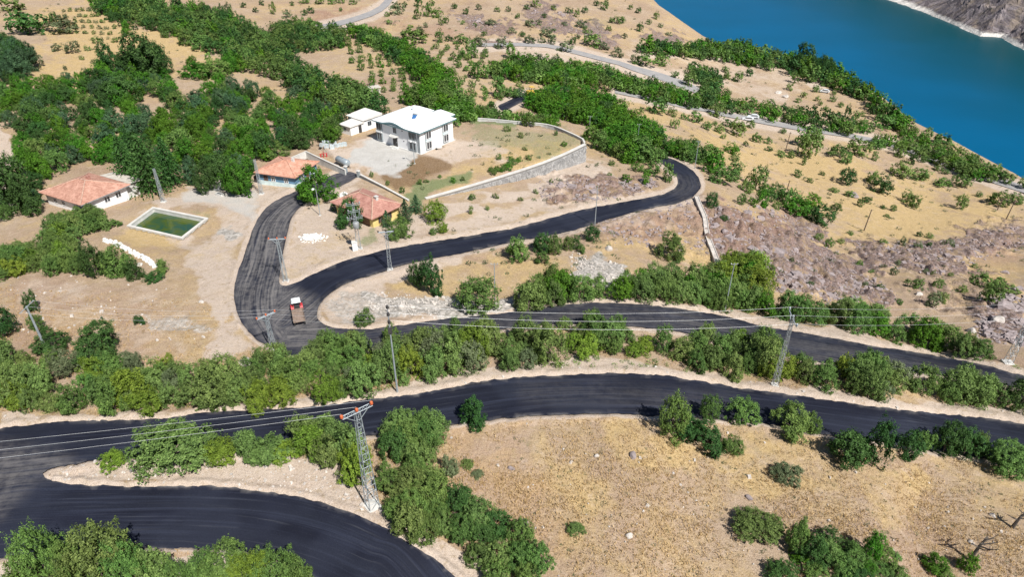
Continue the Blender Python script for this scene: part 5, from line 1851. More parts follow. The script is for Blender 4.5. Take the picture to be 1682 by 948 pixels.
# ------------------------------------------------------------------ foliage
def leaf_mat(name, col, lite, dark):
    k = NB(name)
    oi = k.n.new("ShaderNodeObjectInfo")
    tint = k.attr("tint").outputs["Fac"]
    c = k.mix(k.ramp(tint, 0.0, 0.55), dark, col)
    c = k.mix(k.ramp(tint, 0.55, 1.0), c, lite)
    hs = k.n.new("ShaderNodeHueSaturation")
    hs.inputs["Saturation"].default_value = 1.0
    k.link(k.ramp(oi.outputs["Random"], 0, 1, 0.478, 0.515), hs.inputs["Hue"])
    rnd2 = k.math('FRACT', k.math('MULTIPLY', oi.outputs["Random"], 7.31), 0)
    k.link(k.ramp(rnd2, 0, 1, 0.78, 1.22), hs.inputs["Value"])
    k.link(c, hs.inputs["Color"])
    k.done(hs.outputs[0], 0.6, 0, 0.25)
    tr = k.n.new("ShaderNodeBsdfTranslucent")
    mul = k.mix(1.0, hs.outputs[0], (1.0, 1.15, 0.6), 'MULTIPLY')
    k.link(mul, tr.inputs[0])
    ms = k.n.new("ShaderNodeMixShader"); ms.inputs[0].default_value = 0.18
    k.link(k.b.outputs[0], ms.inputs[1]); k.link(tr.outputs[0], ms.inputs[2])
    k.link(ms.outputs[0], k.n["Material Output"].inputs[0])
    return k.m


LEAF = {
 "olive": leaf_mat("olive_green_leaves", (0.155, 0.24, 0.062), (0.28, 0.39, 0.115), (0.048, 0.085, 0.022)),
 "bright": leaf_mat("bright_green_leaves", (0.070, 0.199, 0.013), (0.144, 0.317, 0.030), (0.023, 0.068, 0.006)),
 "mid": leaf_mat("mid_green_leaves", (0.115, 0.21, 0.046), (0.22, 0.34, 0.085), (0.036, 0.075, 0.018)),
 "dark": leaf_mat("dark_green_leaves", (0.046, 0.120, 0.026), (0.104, 0.213, 0.055), (0.015, 0.041, 0.009)),
 "blue": leaf_mat("blue_green_leaves", (0.065, 0.139, 0.060), (0.149, 0.257, 0.124), (0.020, 0.048, 0.023)),
 "grey": leaf_mat("grey_green_leaves", (0.144, 0.185, 0.088), (0.257, 0.307, 0.164), (0.051, 0.068, 0.031)),
 "yellow": leaf_mat("yellow_green_leaves", (0.166, 0.259, 0.028), (0.297, 0.396, 0.059), (0.058, 0.095, 0.012)),
}
SHADE = {"olive": "olive green", "bright": "bright green", "mid": "mid green", "dark": "dark green", "blue": "blue green", "grey": "grey green", "yellow": "yellow green"}


def leaves_to_mesh(name, C, N, S, asp, tint, rg, trunk=None, face=None):
    """diamond leaves: centres C, directions N (long axis), sizes S; face: the way the blades look"""
    n = len(C)
    r = rg.normal(size=(n, 3))
    if face is not None:
        N = r - (r * face).sum(1)[:, None] * face
        N /= np.linalg.norm(N, axis=1)[:, None] + 1e-9
        r = np.cross(face, N)
    r -= (r * N).sum(1)[:, None] * N
    r /= np.linalg.norm(r, axis=1)[:, None] + 1e-9
    a = N * S[:, None]; b = r * (S * asp)[:, None]
    k = np.cross(N, r) * (S * 0.22)[:, None]
    V = np.stack([C - a, C + b + k, C + a, C - b + k], 1).reshape(-1, 3)
    F = np.arange(4 * n).reshape(n, 4)
    mi = np.zeros(n, int)
    T = np.repeat(tint, 4)
    if trunk is not None:
        tv, tf = trunk
        F = np.vstack([F, np.asarray(tf) + len(V)]); V = np.vstack([V, tv]); mi = np.concatenate([mi, np.ones(len(tf), int)])
        T = np.concatenate([T, np.full(len(tv), .5)])
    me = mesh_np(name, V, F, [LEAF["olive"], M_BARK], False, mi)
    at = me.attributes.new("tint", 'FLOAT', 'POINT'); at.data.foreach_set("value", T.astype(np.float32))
    return me


def crown_points(rg, nl, lobes, squash, spread, upb=0.0):
    """lobed crown in a unit body: centre (0,0,1), half sizes 1"""
    L = []
    for i in range(lobes):
        d = rg.normal(size=3); d /= np.linalg.norm(d)
        if d[2] < -0.55: d[2] *= -0.6
        r = rg.uniform(.30, .50)
        c = d * (1 - r) * rg.uniform(.8, 1.05) * np.array([1, 1, squash])
        L.append((c, r))
    L.append((np.zeros(3), .55))
    sp = []
    while len(sp) < nl:
        c, r = L[rg.integers(len(L))]
        d = rg.normal(size=3); d /= np.linalg.norm(d)
        p = c + d * r * rg.uniform(.72, 1.08)
        if any(np.linalg.norm(p - c2) < r2 * .72 for c2, r2 in L) and rg.random() < .85: continue
        o = p / (np.linalg.norm(p) + 1e-6)
        g = d * .6 + o * .5 + np.array([0, 0, upb + .25]) + rg.normal(size=3) * .35
        sp.append((p, g / np.linalg.norm(g)))
    P = np.array([a for a, b in sp]); G = np.array([b for a, b in sp])
    P[:, 2] = P[:, 2] + 1
    return P, G


def trunk_geo(rg, h=0.75, r=0.055, limbs=5, low=-0.25):
    m = MB()
    m.tube([(0, 0, low), (.02, 0, .1), (.04, .03, h)], [r * 1.5, r, r * .55], 6, False)
    for i in range(limbs):
        q = i * 2 * math.pi / limbs + rg.uniform(-.4, .4); l = rg.uniform(.5, .8); z = h * rg.uniform(.3, .95)
        m.tube([(.03, .02, z), (math.cos(q) * l * .5, math.sin(q) * l * .5, z + .3), (math.cos(q) * l, math.sin(q) * l, z + rg.uniform(.35, .75))], [r * .5, r * .35, r * .12], 4, False)
    return np.array(m.v), [f for f in m.f]


def crown_mesh(name, seed, clumps, per, lobes, ls, cr, shape="round", whole=False):
    """a crown of leaf clumps: each clump a loose tuft whose blades look outwards"""
    rg = np.random.default_rng(seed)
    L = []
    for i in range(lobes):
        d = rg.normal(size=3); d /= np.linalg.norm(d)
        if d[2] < -.5: d[2] *= -.5
        r = rg.uniform(.26, .52)
        c = d * (1 - r) * rg.uniform(.75, 1.15)
        if shape == "tall": c[:2] *= 1 - .45 * max(c[2], 0)
        L.append((c, r))
    L.append((np.array([0, 0, -.1]), .55))
    if shape == "tall": L.append((np.array([.05, 0, .6]), .4))
    P = []; O = []; R = []
    while len(P) < clumps:
        c, r = L[rg.integers(len(L))]
        d = rg.normal(size=3); d /= np.linalg.norm(d)
        inner = rg.random() < .12
        p = c + d * r * (rg.uniform(.3, .7) if inner else rg.uniform(.85, 1.08))
        if not inner and any(np.linalg.norm(p - c2) < r2 * .8 for c2, r2 in L): continue
        o = d * .6 + p / (np.linalg.norm(p) + 1e-6) * .5 + np.array([0, 0, .3]); o /= np.linalg.norm(o)
        if not inner and rg.random() < .16: p = p + o * rg.uniform(.06, .2)      # shoots standing out
        P.append(p); O.append(o); R.append(cr * rg.uniform(.6, 1.35))
    P = np.array(P); O = np.array(O); R = np.array(R)
    n = clumps * per
    D = rg.normal(size=(n, 3)); D /= np.linalg.norm(D, axis=1)[:, None]
    Or = np.repeat(O, per, 0); Rr = np.repeat(R, per)
    dn = (D * Or).sum(1)
    D = np.where((dn < -.25)[:, None], D - 1.6 * dn[:, None] * Or, D)
    q = rg.uniform(.55, 1.08, n)
    C = np.repeat(P, per, 0) + D * (Rr * q)[:, None] + Or * (np.maximum(dn, 0) * Rr * .55)[:, None]
    face = D * .9 + Or * .5 + np.array([0, 0, .35]) + rg.normal(size=(n, 3)) * .5
    face /= np.linalg.norm(face, axis=1)[:, None]
    S = ls * rg.uniform(.6, 1.3, n)
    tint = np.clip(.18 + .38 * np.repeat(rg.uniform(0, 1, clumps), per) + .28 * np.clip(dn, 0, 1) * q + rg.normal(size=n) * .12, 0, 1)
    lo = np.percentile(C, 1.5, axis=0); hi = np.percentile(C, 98.5, axis=0)
    C = (C - (lo + hi) / 2) / (hi - lo) * 2.0
    C[:, 2] = np.maximum(C[:, 2] + 1.03, .04)
    tr = trunk_geo(rg, .8, .06, 3) if whole else None
    return leaves_to_mesh(name, C, face, S, .6, tint, rg, tr, face)


def trunk_mesh(name, seed):
    rg = np.random.default_rng(seed)
    V, F = trunk_geo(rg)
    me = mesh_np(name, V, np.array(F), [M_BARK], True)
    return me


def conifer_mesh(name, seed, tiers, per, ls, whole=True, open_=0.0):
    rg = np.random.default_rng(seed)
    C = []; N = []; tn = []
    for i in range(tiers):
        f = i / (tiers - 1); z = .12 + 1.85 * f; R = (1 - f) ** .75 * (1 + rg.uniform(-.15, .15)) + .05
        nb = max(4, int(13 * (1 - f * .7)))
        for b in range(nb):
            q = 2 * math.pi * (b + rg.uniform(-.3, .3)) / nb + i * 2.4
            rr = R * rg.uniform(.72, 1.12); tt = rg.uniform(0, 1)
            for j in range(per):
                s = (j + .6) / per
                p = np.array([math.cos(q) * rr * s, math.sin(q) * rr * s, z + .10 * s - .16 * s * s + rg.normal() * .025])
                C.append(p + rg.normal(size=3) * .03); d = np.array([math.cos(q), math.sin(q), -.1]) + rg.normal(size=3) * .45
                N.append(d / np.linalg.norm(d)); tn.append(np.clip(.2 + .5 * s * tt + .2 * rg.random(), 0, 1))
    C = np.array(C); N = np.array(N)
    m = MB(); m.tube([(0, 0, -.2), (0, 0, 1.0), (0, 0, 1.95)], [.06, .04, .01], 5, False)
    return leaves_to_mesh(name, C, N, ls * rg.uniform(.7, 1.3, len(C)), .45, np.array(tn), rg, (np.array(m.v), m.f) if whole else None)


NEAR = [crown_mesh("broad_crown", 100 + i, [150, 170, 160, 140, 180, 155, 165, 150][i], 42, [8, 11, 13, 7, 10, 15, 12, 9][i], [.053, .049, .05, .055, .049, .047, .05, .052][i], [.155, .14, .15, .17, .14, .135, .15, .15][i], ["round", "round", "tall", "round", "round", "round", "tall", "tall"][i]) for i in range(8)]
TRUNKS = [trunk_mesh("trunk", 200 + i) for i in range(3)]
HUGE = [crown_mesh("broad_crown", 180, 420, 34, 18, .034, .10, "round"), crown_mesh("broad_crown", 181, 400, 34, 22, .034, .10, "tall"), crown_mesh("broad_crown", 182, 380, 34, 14, .036, .11, "round")]
MIDM = [crown_mesh("mid_tree", 300 + i, 64, 22, [7, 9, 11, 8, 12][i], .092, .19, ["round", "round", "tall", "round", "tall"][i], True) for i in range(5)]
FAR = [crown_mesh("far_tree", 400 + i, 34, 14, [6, 8, 7, 9][i], .15, .25, ["round", "tall", "round", "round"][i], True) for i in range(4)]
CONE = [conifer_mesh("conifer", 500 + i, 17, 7, .10) for i in range(3)]
PINE = [conifer_mesh("pine", 520 + i, 24, 9, .075) for i in range(2)]


def set_leaf(o, key):
    o.material_slots[0].link = 'OBJECT'
    o.material_slots[0].material = LEAF[key]


def make_tree(name, label, cat, loc, w, h, key, mesh_set, rg, group=None, parts=False):
    s = (w / 2, w / 2 * rg.uniform(.9, 1.1), h / 2)
    rz = rg.uniform(0, 6.28)
    if parts:
        r = bpy.data.objects.new(name, None); COL.objects.link(r)
        r.location = loc; r.scale = s; r.rotation_euler = (0, 0, rz)
        r["label"] = label; r["category"] = cat
        if group: r["group"] = group
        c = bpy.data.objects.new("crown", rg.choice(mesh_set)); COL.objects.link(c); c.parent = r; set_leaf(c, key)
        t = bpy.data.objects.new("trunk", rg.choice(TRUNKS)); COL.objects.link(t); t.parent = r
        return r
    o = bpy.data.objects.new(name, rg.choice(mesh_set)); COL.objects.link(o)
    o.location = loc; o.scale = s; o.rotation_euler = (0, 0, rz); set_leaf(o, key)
    o["label"] = label; o["category"] = cat
    if group: o["group"] = group
    return o


TRG = random.Random(77)
USED = {}
NB_LEFT = []            # trees past the limit of their kind, kept for one joined mass


def solve_single(A):
    """rows x, base row, width, height in photo px -> ground points, world width and height"""
    A = np.asarray(A, float)
    x, y, w, h = A.T
    g, t = ground(np.stack([x, y - h * .45], 1))
    for _ in range(2):
        dep = np.arctan2(CAMZ - g[:, 2], np.hypot(g[:, 0], g[:, 1]))
        a = w * t / FPX / 2
        full = h * t / FPX / 2
        b2 = (full ** 2 - (a * np.sin(dep)) ** 2)
        b = np.sqrt(np.maximum(b2, (a * .42) ** 2)) / np.cos(dep) * 1.0
        b = np.where(b2 > 0, np.sqrt(np.maximum(b2, 0)) / np.cos(dep), a * .6)
        b = np.clip(b, a * .55, a * 2.2)
        yg = (y - h / 2) + b * np.cos(dep) * FPX / t
        g, t = ground(np.stack([x, yg], 1))
    return g, a * 2, b * 2, t


ALLT = []


def lab(size, shape, key, kind, where):
    return " ".join(f"{size} {shape} {SHADE[key]} {kind} {where}".split())


def singles(spec, name, kind, where, keys, mesh_set, parts=False, cat=None, group=None):
    A = pts(spec.replace('/', ' ')).reshape(-1, 4)
    g, w, h, t = solve_single(A)
    for i in range(len(A)):
        key = TRG.choice(keys)
        size = "tiny" if A[i, 2] < 10 else "small" if A[i, 2] < 18 else "" if A[i, 2] < 32 else "large" if A[i, 2] < 60 else "very large"
        rat = A[i, 3] / A[i, 2]
        shape = "tall" if rat > 1.35 else "low" if rat < .7 else "round"
        ALLT.append(dict(name=name, kind=kind, cat=cat or kind.split()[-1], label=lab(size, shape, key, kind, where), loc=g[i] - np.array([0, 0, .12]), w=w[i] * 1.08, h=h[i] * 1.05, key=key,
                         ms=mesh_set, parts=parts, group=group or f"{kind}s {where}", px=A[i, 2]))


HOLES = [pts(s) for s in ("226,150 262,148 276,163 266,180 236,174", "288,148 306,152 332,184 312,182", "183,172 204,178 204,194 186,192", "150,190 162,192 160,206 148,204", "395,172 408,170 410,182 398,184", "345,96 372,104 378,116 352,112")]


def mass(poly, name, kind, where, keys, mesh_set, space, wr, hr, parts=False, cat="tree", group=None, inset=.33, jit=.25, seed=0):
    P = pts(poly); rg = np.random.default_rng(len(ALLT) + 5 + seed)
    n = 3500
    x = rg.uniform(P[:, 0].min(), P[:, 0].max(), n); y = rg.uniform(P[:, 1].min(), P[:, 1].max(), n)
    sd = sdpoly(P, x, y); m = sd > 0
    x, y, sd = x[m], y[m], sd[m]
    g, t = ground(np.stack([x, y], 1))
    # favour even cover on the ground
    acc = []; cell = {}
    ordr = rg.permutation(len(x))
    for i in ordr:
        w = rg.uniform(*wr)
        if sd[i] < inset * w * FPX / t[i]: continue
        if parts and vnoise(g[i:i + 1, 0] / 3.2, g[i:i + 1, 1] / 3.2, 77)[0] > .31: continue
        if any(sdpoly(h_, x[i:i + 1], y[i:i + 1])[0] > 0 for h_ in HOLES): continue
        q = (int(g[i, 0] // space), int(g[i, 1] // space)); ok = True
        for dx in (-1, 0, 1):
            for dy in (-1, 0, 1):
                for j in cell.get((q[0] + dx, q[1] + dy), ()):
                    if (g[i, 0] - g[j, 0]) ** 2 + (g[i, 1] - g[j, 1]) ** 2 < (space * rg.uniform(1 - jit, 1)) ** 2: ok = False; break
                if not ok: break
            if not ok: break
        if ok: cell.setdefault(q, []).append(i); acc.append((i, w))
    idx = np.array([i for i, w in acc]); W = np.array([w for i, w in acc]); H = W * rg.uniform(*hr, len(W))
    gx = g[idx]; tt = t[idx]
    dep = np.arctan2(CAMZ - gx[:, 2], np.hypot(gx[:, 0], gx[:, 1]))
    yg = y[idx] + H / 2 * np.cos(dep) * FPX / tt
    gg, t2 = ground(np.stack([x[idx], yg], 1))
    for i in range(len(idx)):
        key = TRG.choice(keys)
        size = "small" if W[i] < wr[0] + .33 * (wr[1] - wr[0]) else "large" if W[i] > wr[0] + .66 * (wr[1] - wr[0]) else ""
        r = H[i] / W[i]; mid = (hr[0] + hr[1]) / 2
        ALLT.append(dict(name=name, kind=kind, cat=cat, label=lab(size, "tall" if r > mid * 1.08 else "spreading" if r < mid * .93 else "", key, kind, where), loc=gg[i] - np.array([0, 0, .12]), w=W[i], h=H[i],
                         key=key, ms=mesh_set, parts=parts, group=group or f"{kind}s {where}", px=W[i] * FPX / t2[i]))
    return len(idx)


def grid_rows(poly, name, kind, where, keys, mesh_set, a, b, na, nb, w, h, cat="tree"):
    """planted rows: pixel quad corner lines a (first row ends) and b (last row ends)"""
    P = pts(poly); a = pts(a); b = pts(b); L = []
    for i in range(na):
        s = a[0] + (b[0] - a[0]) * i / (na - 1); e = a[1] + (b[1] - a[1]) * i / (na - 1)
        for j in range(nb):
            q = s + (e - s) * (j + .5 * (i % 2)) / (nb - 1) + np.array([TRG.uniform(-1.3, 1.3), TRG.uniform(-.8, .8)])
            if sdpoly(P, q[:1], q[1:])[0] > 0 and TRG.random() < .93: L.append((q[0], q[1] + h / 2, w * TRG.uniform(.75, 1.2), h * TRG.uniform(.8, 1.2)))
    singles(" ".join(f"{v:.1f}" for r in L for v in r), name, kind, where, keys, mesh_set, cat=cat)


# ---- thickets near the camera
W1 = "in the thicket between the two lower roads"
mass("-40,590 0,560 40,566 70,575 110,566 150,575 185,565 230,580 300,588 360,585 395,588 440,575 455,560 480,562 510,550 560,540 640,535 720,535 745,528 800,535 850,525 900,522 960,512 1020,520 1060,540 1130,540 1180,525 1260,545 1330,588 1380,578 1450,578 1500,604 1580,604 1640,618 1740,640 1740,672 1640,664 1560,664 1440,654 1340,642 1270,622 1160,612 1100,592 1000,588 950,585 880,605 760,610 700,624 640,645 580,650 500,662 420,672 330,668 240,680 160,684 60,676 -40,668",
     "broadleaf_tree", "tree", W1, ["olive"] * 5 + ["mid"] * 3 + ["yellow", "grey"], NEAR, 2.25, (2.0, 4.0), (.9, 1.6), True, inset=.42)
W2 = "in the belt along the upper side of the middle road"
mass("846,480 880,455 905,440 960,452 1000,458 1050,445 1110,440 1170,438 1200,418 1240,418 1255,470 1310,482 1340,500 1410,495 1480,520 1560,535 1620,560 1650,575 1640,596 1560,575 1440,552 1300,520 1200,508 1100,492 1000,488 900,500 846,506",
     "roadside_tree", "tree", W2, ["mid"] * 4 + ["olive"] * 3 + ["bright"] * 2, NEAR, 2.5, (3.0, 4.8), (.95, 1.3), True, inset=.34)
singles("1215,476 60 55 1188,482 45 50 1236,462 40 45 1200,452 38 38 1240,492 44 50", "roadside_tree", "tree", "on the slope at the foot of the drain channel", ["yellow"], NEAR, True, "tree")
W3 = "in the hedge beside the foreground lattice tower"
mass("618,720 640,690 690,668 738,672 740,700 705,745 745,795 800,825 860,862 896,905 905,960 800,960 760,905 700,885 652,868 625,815 628,780",
     "broadleaf_tree", "tree", W3, ["olive"] * 4 + ["mid"] * 3 + ["dark"], NEAR, 1.9, (2.4, 3.8), (.9, 1.2), True, inset=.3)
mass("486,700 530,688 575,700 600,735 600,800 570,770 540,752 490,748", "broadleaf_tree", "tree", "left of the foreground lattice tower", ["yellow", "olive", "olive"], NEAR, 2.0, (2.8, 3.8), (.9, 1.2), True, inset=.25)
singles("290,774 112 86", "broadleaf_tree", "tree", "on the pale island between the lower roads", ["olive"], HUGE, True)
singles("365,764 46 42 412,756 36 48 444,760 56 40 472,758 40 34 186,769 40 26", "broadleaf_tree", "tree", "on the pale island between the lower roads", ["olive", "yellow"], NEAR, True)
singles("100,980 66 118 60,985 50 70 150,985 60 100 185,990 90 125 232,985 60 95 265,985 55 80 290,985 50 60 340,985 60 70 380,985 70 80 415,990 60 75 455,985 75 78 490,985 50 60 30,985 40 40", "broadleaf_tree", "tree", "along the bottom edge below the lowest road", ["olive", "yellow", "olive", "mid"], NEAR, True)
singles("778,701 38 45 1104,718 42 64 1128,720 38 36 1160,742 52 48 1163,692 30 40 1200,746 32 30 1219,698 46 42 1301,716 56 50 1333,712 26 30 1389,765 56 56 1430,763 42 72 1486,750 40 42 1514,738 26 30 1549,746 42 54 1582,751 46 50 1606,741 24 32 1650,776 62 54 1684,778 40 42",
        "roadside_tree", "tree", "along the near edge of the lower road", ["mid", "olive", "dark", "mid"], NEAR, True)
singles("1290,789 40 22 741,782 26 30 784,786 18 14 945,876 26 16 768,770 20 16", "shrub", "shrub", "on the dry field near the camera", ["grey", "olive"], NEAR, False)
singles("1240,890 62 50 1272,871 26 24 1305,908 30 48 1318,885 24 22 1358,896 32 30 1334,932 42 48 1356,932 46 42 1315,926 26 20 1400,930 52 36 1427,920 26 46 1450,922 28 26 1422,944 24 26 1282,955 44 30 1402,958 40 26 1472,956 40 26 1532,938 34 32 1550,950 30 20 1586,940 24 30 1470,918 18 12 1380,950 40 40 1340,958 40 26 1445,950 34 26",
        "shrub", "shrub", "at the bottom right of the dry field", ["mid", "dark", "olive", "bright"], NEAR, True)
W4 = "in the thicket on the left below the tiled house"
mass("-30,405 30,395 70,398 85,355 120,345 140,335 178,345 182,372 150,378 138,395 145,440 120,452 60,440 20,460 -30,460", "broadleaf_tree", "tree", W4, ["mid"] * 4 + ["olive"] * 2 + ["yellow"], NEAR, 2.3, (2.1, 3.6), (.9, 1.25), True, inset=.3)
singles("162,455 32 56 195,452 40 46 224,459 24 32 268,448 20 22 252,464 26 18 186,373 22 14 180,450 30 36 210,455 24 24 150,331 14 24 10,362 22 26 7,555 40 62 3,590 30 40 56,513 18 34 62,541 20 26 231,533 16 16 154,534 9 8 168,596 60 64 90,580 50 40",
        "shrub", "shrub", "on the bare ground left of the village road", ["mid", "dark", "mid"], NEAR, True)
singles("686,471 26 40 711,483 30 56 784,514 58 56 599,536 30 26 850,429 38 38 888,416 30 32 891,434 18 20 910,418 22 30 932,411 14 22 946,409 14 22 956,416 11 14 972,397 22 26 1100,427 38 42 1169,341 18 24 1189,363 12 10",
        "shrub", "shrub", "on the slope below the upper road", ["mid", "dark", "dark", "mid"], NEAR, True)
singles("521,332 54 56", "broadleaf_tree", "tree", "at the road edge beside the blue house", ["bright"], NEAR, True)
singles("577,375 34 48 552,346 14 16 658,393 34 34 717,366 30 34 727,384 16 20 712,386 12 12", "shrub", "shrub", "around the yellow house", ["dark", "yellow", "mid"], NEAR, True)
singles("667,366 26 38 684,350 28 30 636,374 22 28", "conifer_tree", "conifer", "beside the yellow house", ["blue"], CONE, False, "conifer")
singles("216,308 58 80 250,318 66 92 284,306 54 76 232,280 50 60", "pine_tree", "pine", "in the dark stand behind the tiled house", ["dark"], PINE, False, "pine")
singles("611,291 6 10 661,317 9 11 637,304 7 8 689,303 8 9 775,328 11 10 814,326 9 9 774,351 8 13 800,345 7 8 745,300 9 9 760,297 7 8 840,264 8 8 868,262 10 8 833,216 10 10 856,226 9 9 890,208 6 8 913,222 6 9 927,240 10 8 862,247 7 6 820,262 9 9 1001,291 8 8 880,318 8 8 855,330 7 7 905,300 7 7 700,300 7 6 722,292 7 6 1029,298 14 12",
        "sapling", "sapling", "in the yard and slope round the white house", ["mid", "olive", "bright"], MIDM, False)
mass("805,278 826,270 850,258 858,262 830,278 812,284", "sapling", "sapling", "just inside the retaining wall", ["bright", "mid"], MIDM, 1.2, (1.0, 1.7), (.7, 1.0), False, inset=.05)
# ---- road bend and slope right of it
singles("1052,267 45 38 1072,287 25 22 1097,298 18 28 1047,282 18 14 1061,302 16 20 1007,256 16 14 1005,271 12 6 1117,261 30 22 1135,268 26 20 1172,287 32 36 1187,304 35 25 1202,296 30 28 1165,274 40 36 1225,316 22 18 1240,312 30 36 1250,339 22 26 1217,336 14 18 1234,338 16 14 1200,253 26 18 1205,266 16 11 1030,268 20 16 1085,262 22 18",
        "roadside_tree", "tree", "around the top bend of the upper road", ["bright", "mid", "mid"], MIDM, False)
singles("1272,326 28 22 1295,341 30 30 1307,357 40 32 1336,342 26 22 1350,370 34 32 1275,344 14 14 1258,322 20 18 1262,330 22 20 1320,352 24 20 1332,362 22 22 1285,332 20 18",
        "roadside_tree", "tree", "in the line along the top of the rocky slope", ["mid", "dark", "bright"], MIDM, False)
singles("""1327,260 32 42 1371,257 25 20 1410,255 36 26 1389,269 18 18 1436,264 10 15 1496,269 13 15 1516,266 12 10 1478,258 20 20 1440,244 25 15
1389,303 26 26 1310,291 13 12 1283,258 14 10 1299,259 12 12 1319,271 7 14 1432,303 22 20 1446,317 30 28 1477,291 30 26 1506,296 28 20 1546,306 24 15 1576,307 25 20 1540,280 14 9 1552,286 10 8 1584,286 26 14
1487,332 17 20 1500,342 18 22 1576,343 18 23 1637,337 28 24 1665,334 22 18 1607,323 10 9 1395,323 14 10 1412,339 10 12 1424,333 16 11 1370,315 13 7 1466,347 10 11 1450,343 8 7 1374,344 16 11 1456,357 10 6 1330,300 9 8 1350,288 8 7""",
        "shrub", "shrub", "on the golden slope above the rocks", ["mid", "olive", "dark", "mid"], MIDM, False)
singles("""1361,407 15 16 1396,386 9 8 1481,403 10 15 1450,401 13 9 1506,410 15 14 1525,392 12 10 1509,389 9 9 1525,405 8 8 1556,405 15 12 1410,437 11 11 1467,452 12 13 1474,435 9 9 1450,441 8 8 1520,448 8 8 1505,476 19 20
1540,474 17 18 1612,473 30 24 1266,454 15 18 1445,476 10 10 1532,452 8 9 1640,470 18 16 1625,500 30 34 1580,480 14 12 1490,466 9 9 1430,450 8 8 1372,420 9 7 1300,430 8 8 1330,470 9 9 1420,470 9 8 1560,455 8 8 1600,440 9 8 1475,500 12 10 1655,485 26 18 1530,505 20 26 1545,498 16 18 1380,400 12 8 1344,395 14 12 1240,430 8 7""",
        "shrub", "shrub", "among the rocks of the right hand slope", ["mid", "dark", "olive", "grey"], MIDM, False)
# ---- woodland behind the village
WL = "in the wood behind the tiled house"
mass("-40,120 30,118 70,125 110,118 150,112 172,100 205,90 235,72 268,78 282,110 292,150 310,160 345,130 380,130 440,142 500,150 535,170 568,195 560,225 520,235 470,245 425,270 412,300 380,318 345,300 300,290 210,275 130,265 75,285 66,345 45,340 40,280 25,225 0,195 -40,190",
     "woodland_tree", "tree", WL, ["dark"] * 2 + ["bright"] * 5 + ["mid"] * 2 + ["blue"] * 2, NEAR, 4.5, (3.0, 5.9), (.85, 1.25), False, inset=.3)
singles("240,132 62 70 185,128 34 52 200,170 52 44 172,152 42 36 215,132 40 42 255,120 40 46", "woodland_tree", "tree", "in the dark clump on the pale field at upper left", ["dark"], NEAR, False)
mass("-20,70 20,64 50,78 56,112 20,122 -20,118", "woodland_tree", "tree", "in the clump at the left edge of the straw field", ["dark", "blue"], NEAR, 4.2, (4.5, 7.0), (.85, 1.15), False, inset=.15)
singles("325,129 40 25 355,126 46 22 318,116 16 22 380,119 26 28 344,105 11 19 209,56 15 20 376,310 40 52 345,314 40 48 398,322 44 56 30,345 58 80 50,352 40 60 20,330 40 50 455,262 40 26 488,245 34 34 425,250 40 30 560,205 34 30 600,180 30 24",
        "woodland_tree", "tree", "at the edge of the wood behind the houses", ["mid", "bright", "dark"], NEAR, False)
W6 = "in the long tree belt below the far hill"
mass("150,-8 215,-10 270,2 335,8 400,28 440,48 478,92 520,112 560,122 610,148 640,165 650,188 610,185 560,175 520,160 470,132 440,122 395,112 350,86 300,66 245,45 205,38 160,22",
     "belt_tree", "tree", W6, ["mid"] * 4 + ["dark"] * 3 + ["bright"], MIDM, 4.2, (4.6, 7.2), (.8, 1.15), False, inset=.25)
mass("448,42 480,30 520,38 560,42 580,60 560,72 520,80 480,90 450,70", "belt_tree", "tree", "in the clump below the red bank at the top", ["mid", "dark"], MIDM, 5.0, (4.2, 6.5), (.8, 1.15), False, inset=.2)
W7 = "in the dense green row beside the orchard"
mass("572,36 600,44 650,64 700,86 742,118 752,140 735,148 700,132 655,100 612,72 575,56", "grove_tree", "tree", W7, ["bright"] * 4 + ["dark"], MIDM, 3.6, (4.2, 6.0), (.8, 1.1), False, inset=.2)
mass("645,160 690,140 740,138 775,158 770,190 740,200 690,170", "grove_tree", "tree", "behind the roof of the white house", ["mid", "bright"], MIDM, 3.8, (4.2, 6.2), (.85, 1.15), False, inset=.2)
grid_rows("556,70 632,62 700,140 690,152 640,158 572,112", "orchard_tree", "orchard tree", "in the planted orchard at top centre", ["bright", "mid", "mid"], MIDM, "562,72 628,62", "620,160 712,150", 8, 6, 10.5, 12)
grid_rows("60,20 150,12 200,50 160,60 70,48", "sapling", "sapling", "in rows on the straw field at upper left", ["grey", "olive"], FAR, "75,18 145,14", "100,50 195,54", 5, 8, 7, 6)
W8 = "in the bright grove right of the yard"
mass("862,158 900,142 955,142 1005,160 1045,195 1090,212 1092,240 1052,248 1010,230 962,200 905,192 872,182", "grove_tree", "tree", W8, ["bright"] * 5 + ["dark"], MIDM, 3.3, (4.0, 5.6), (.85, 1.15), False, inset=.25)
mass("800,104 850,92 900,96 960,102 1010,118 1060,130 1120,146 1150,158 1165,178 1110,172 1040,152 980,142 900,138 845,128 805,120", "grove_tree", "tree", "in the dense grove below the far grey road", ["bright"] * 4 + ["dark", "mid"], MIDM, 3.6, (4.0, 5.8), (.85, 1.1), False, inset=.22)
mass("960,205 1010,232 1050,250 1080,245 1085,262 1040,262 1000,250 965,225", "grove_tree", "tree", "between the bright grove and the yard kerb", ["mid", "bright"], MIDM, 3.0, (3.4, 4.8), (.85, 1.15), False, inset=.2)
mass("745,178 800,178 835,188 900,192 930,205 900,205 830,196 750,194", "grove_tree", "tree", "in the row behind the yard kerb", ["bright", "mid"], MIDM, 2.6, (3.0, 4.2), (.8, 1.1), False, inset=.15)
singles("782,129 17 26 797,129 15 23 818,129 26 26 797,163 10 22 820,161 23 32 838,160 24 16 851,158 22 14 808,186 16 19 835,196 16 16 772,96 22 28 838,96 16 26 755,98 9 9 767,116 9 9 775,108 9 9",
        "grove_tree", "tree", "near the short asphalt stretch behind the white house", ["mid", "blue", "dark"], MIDM, False)
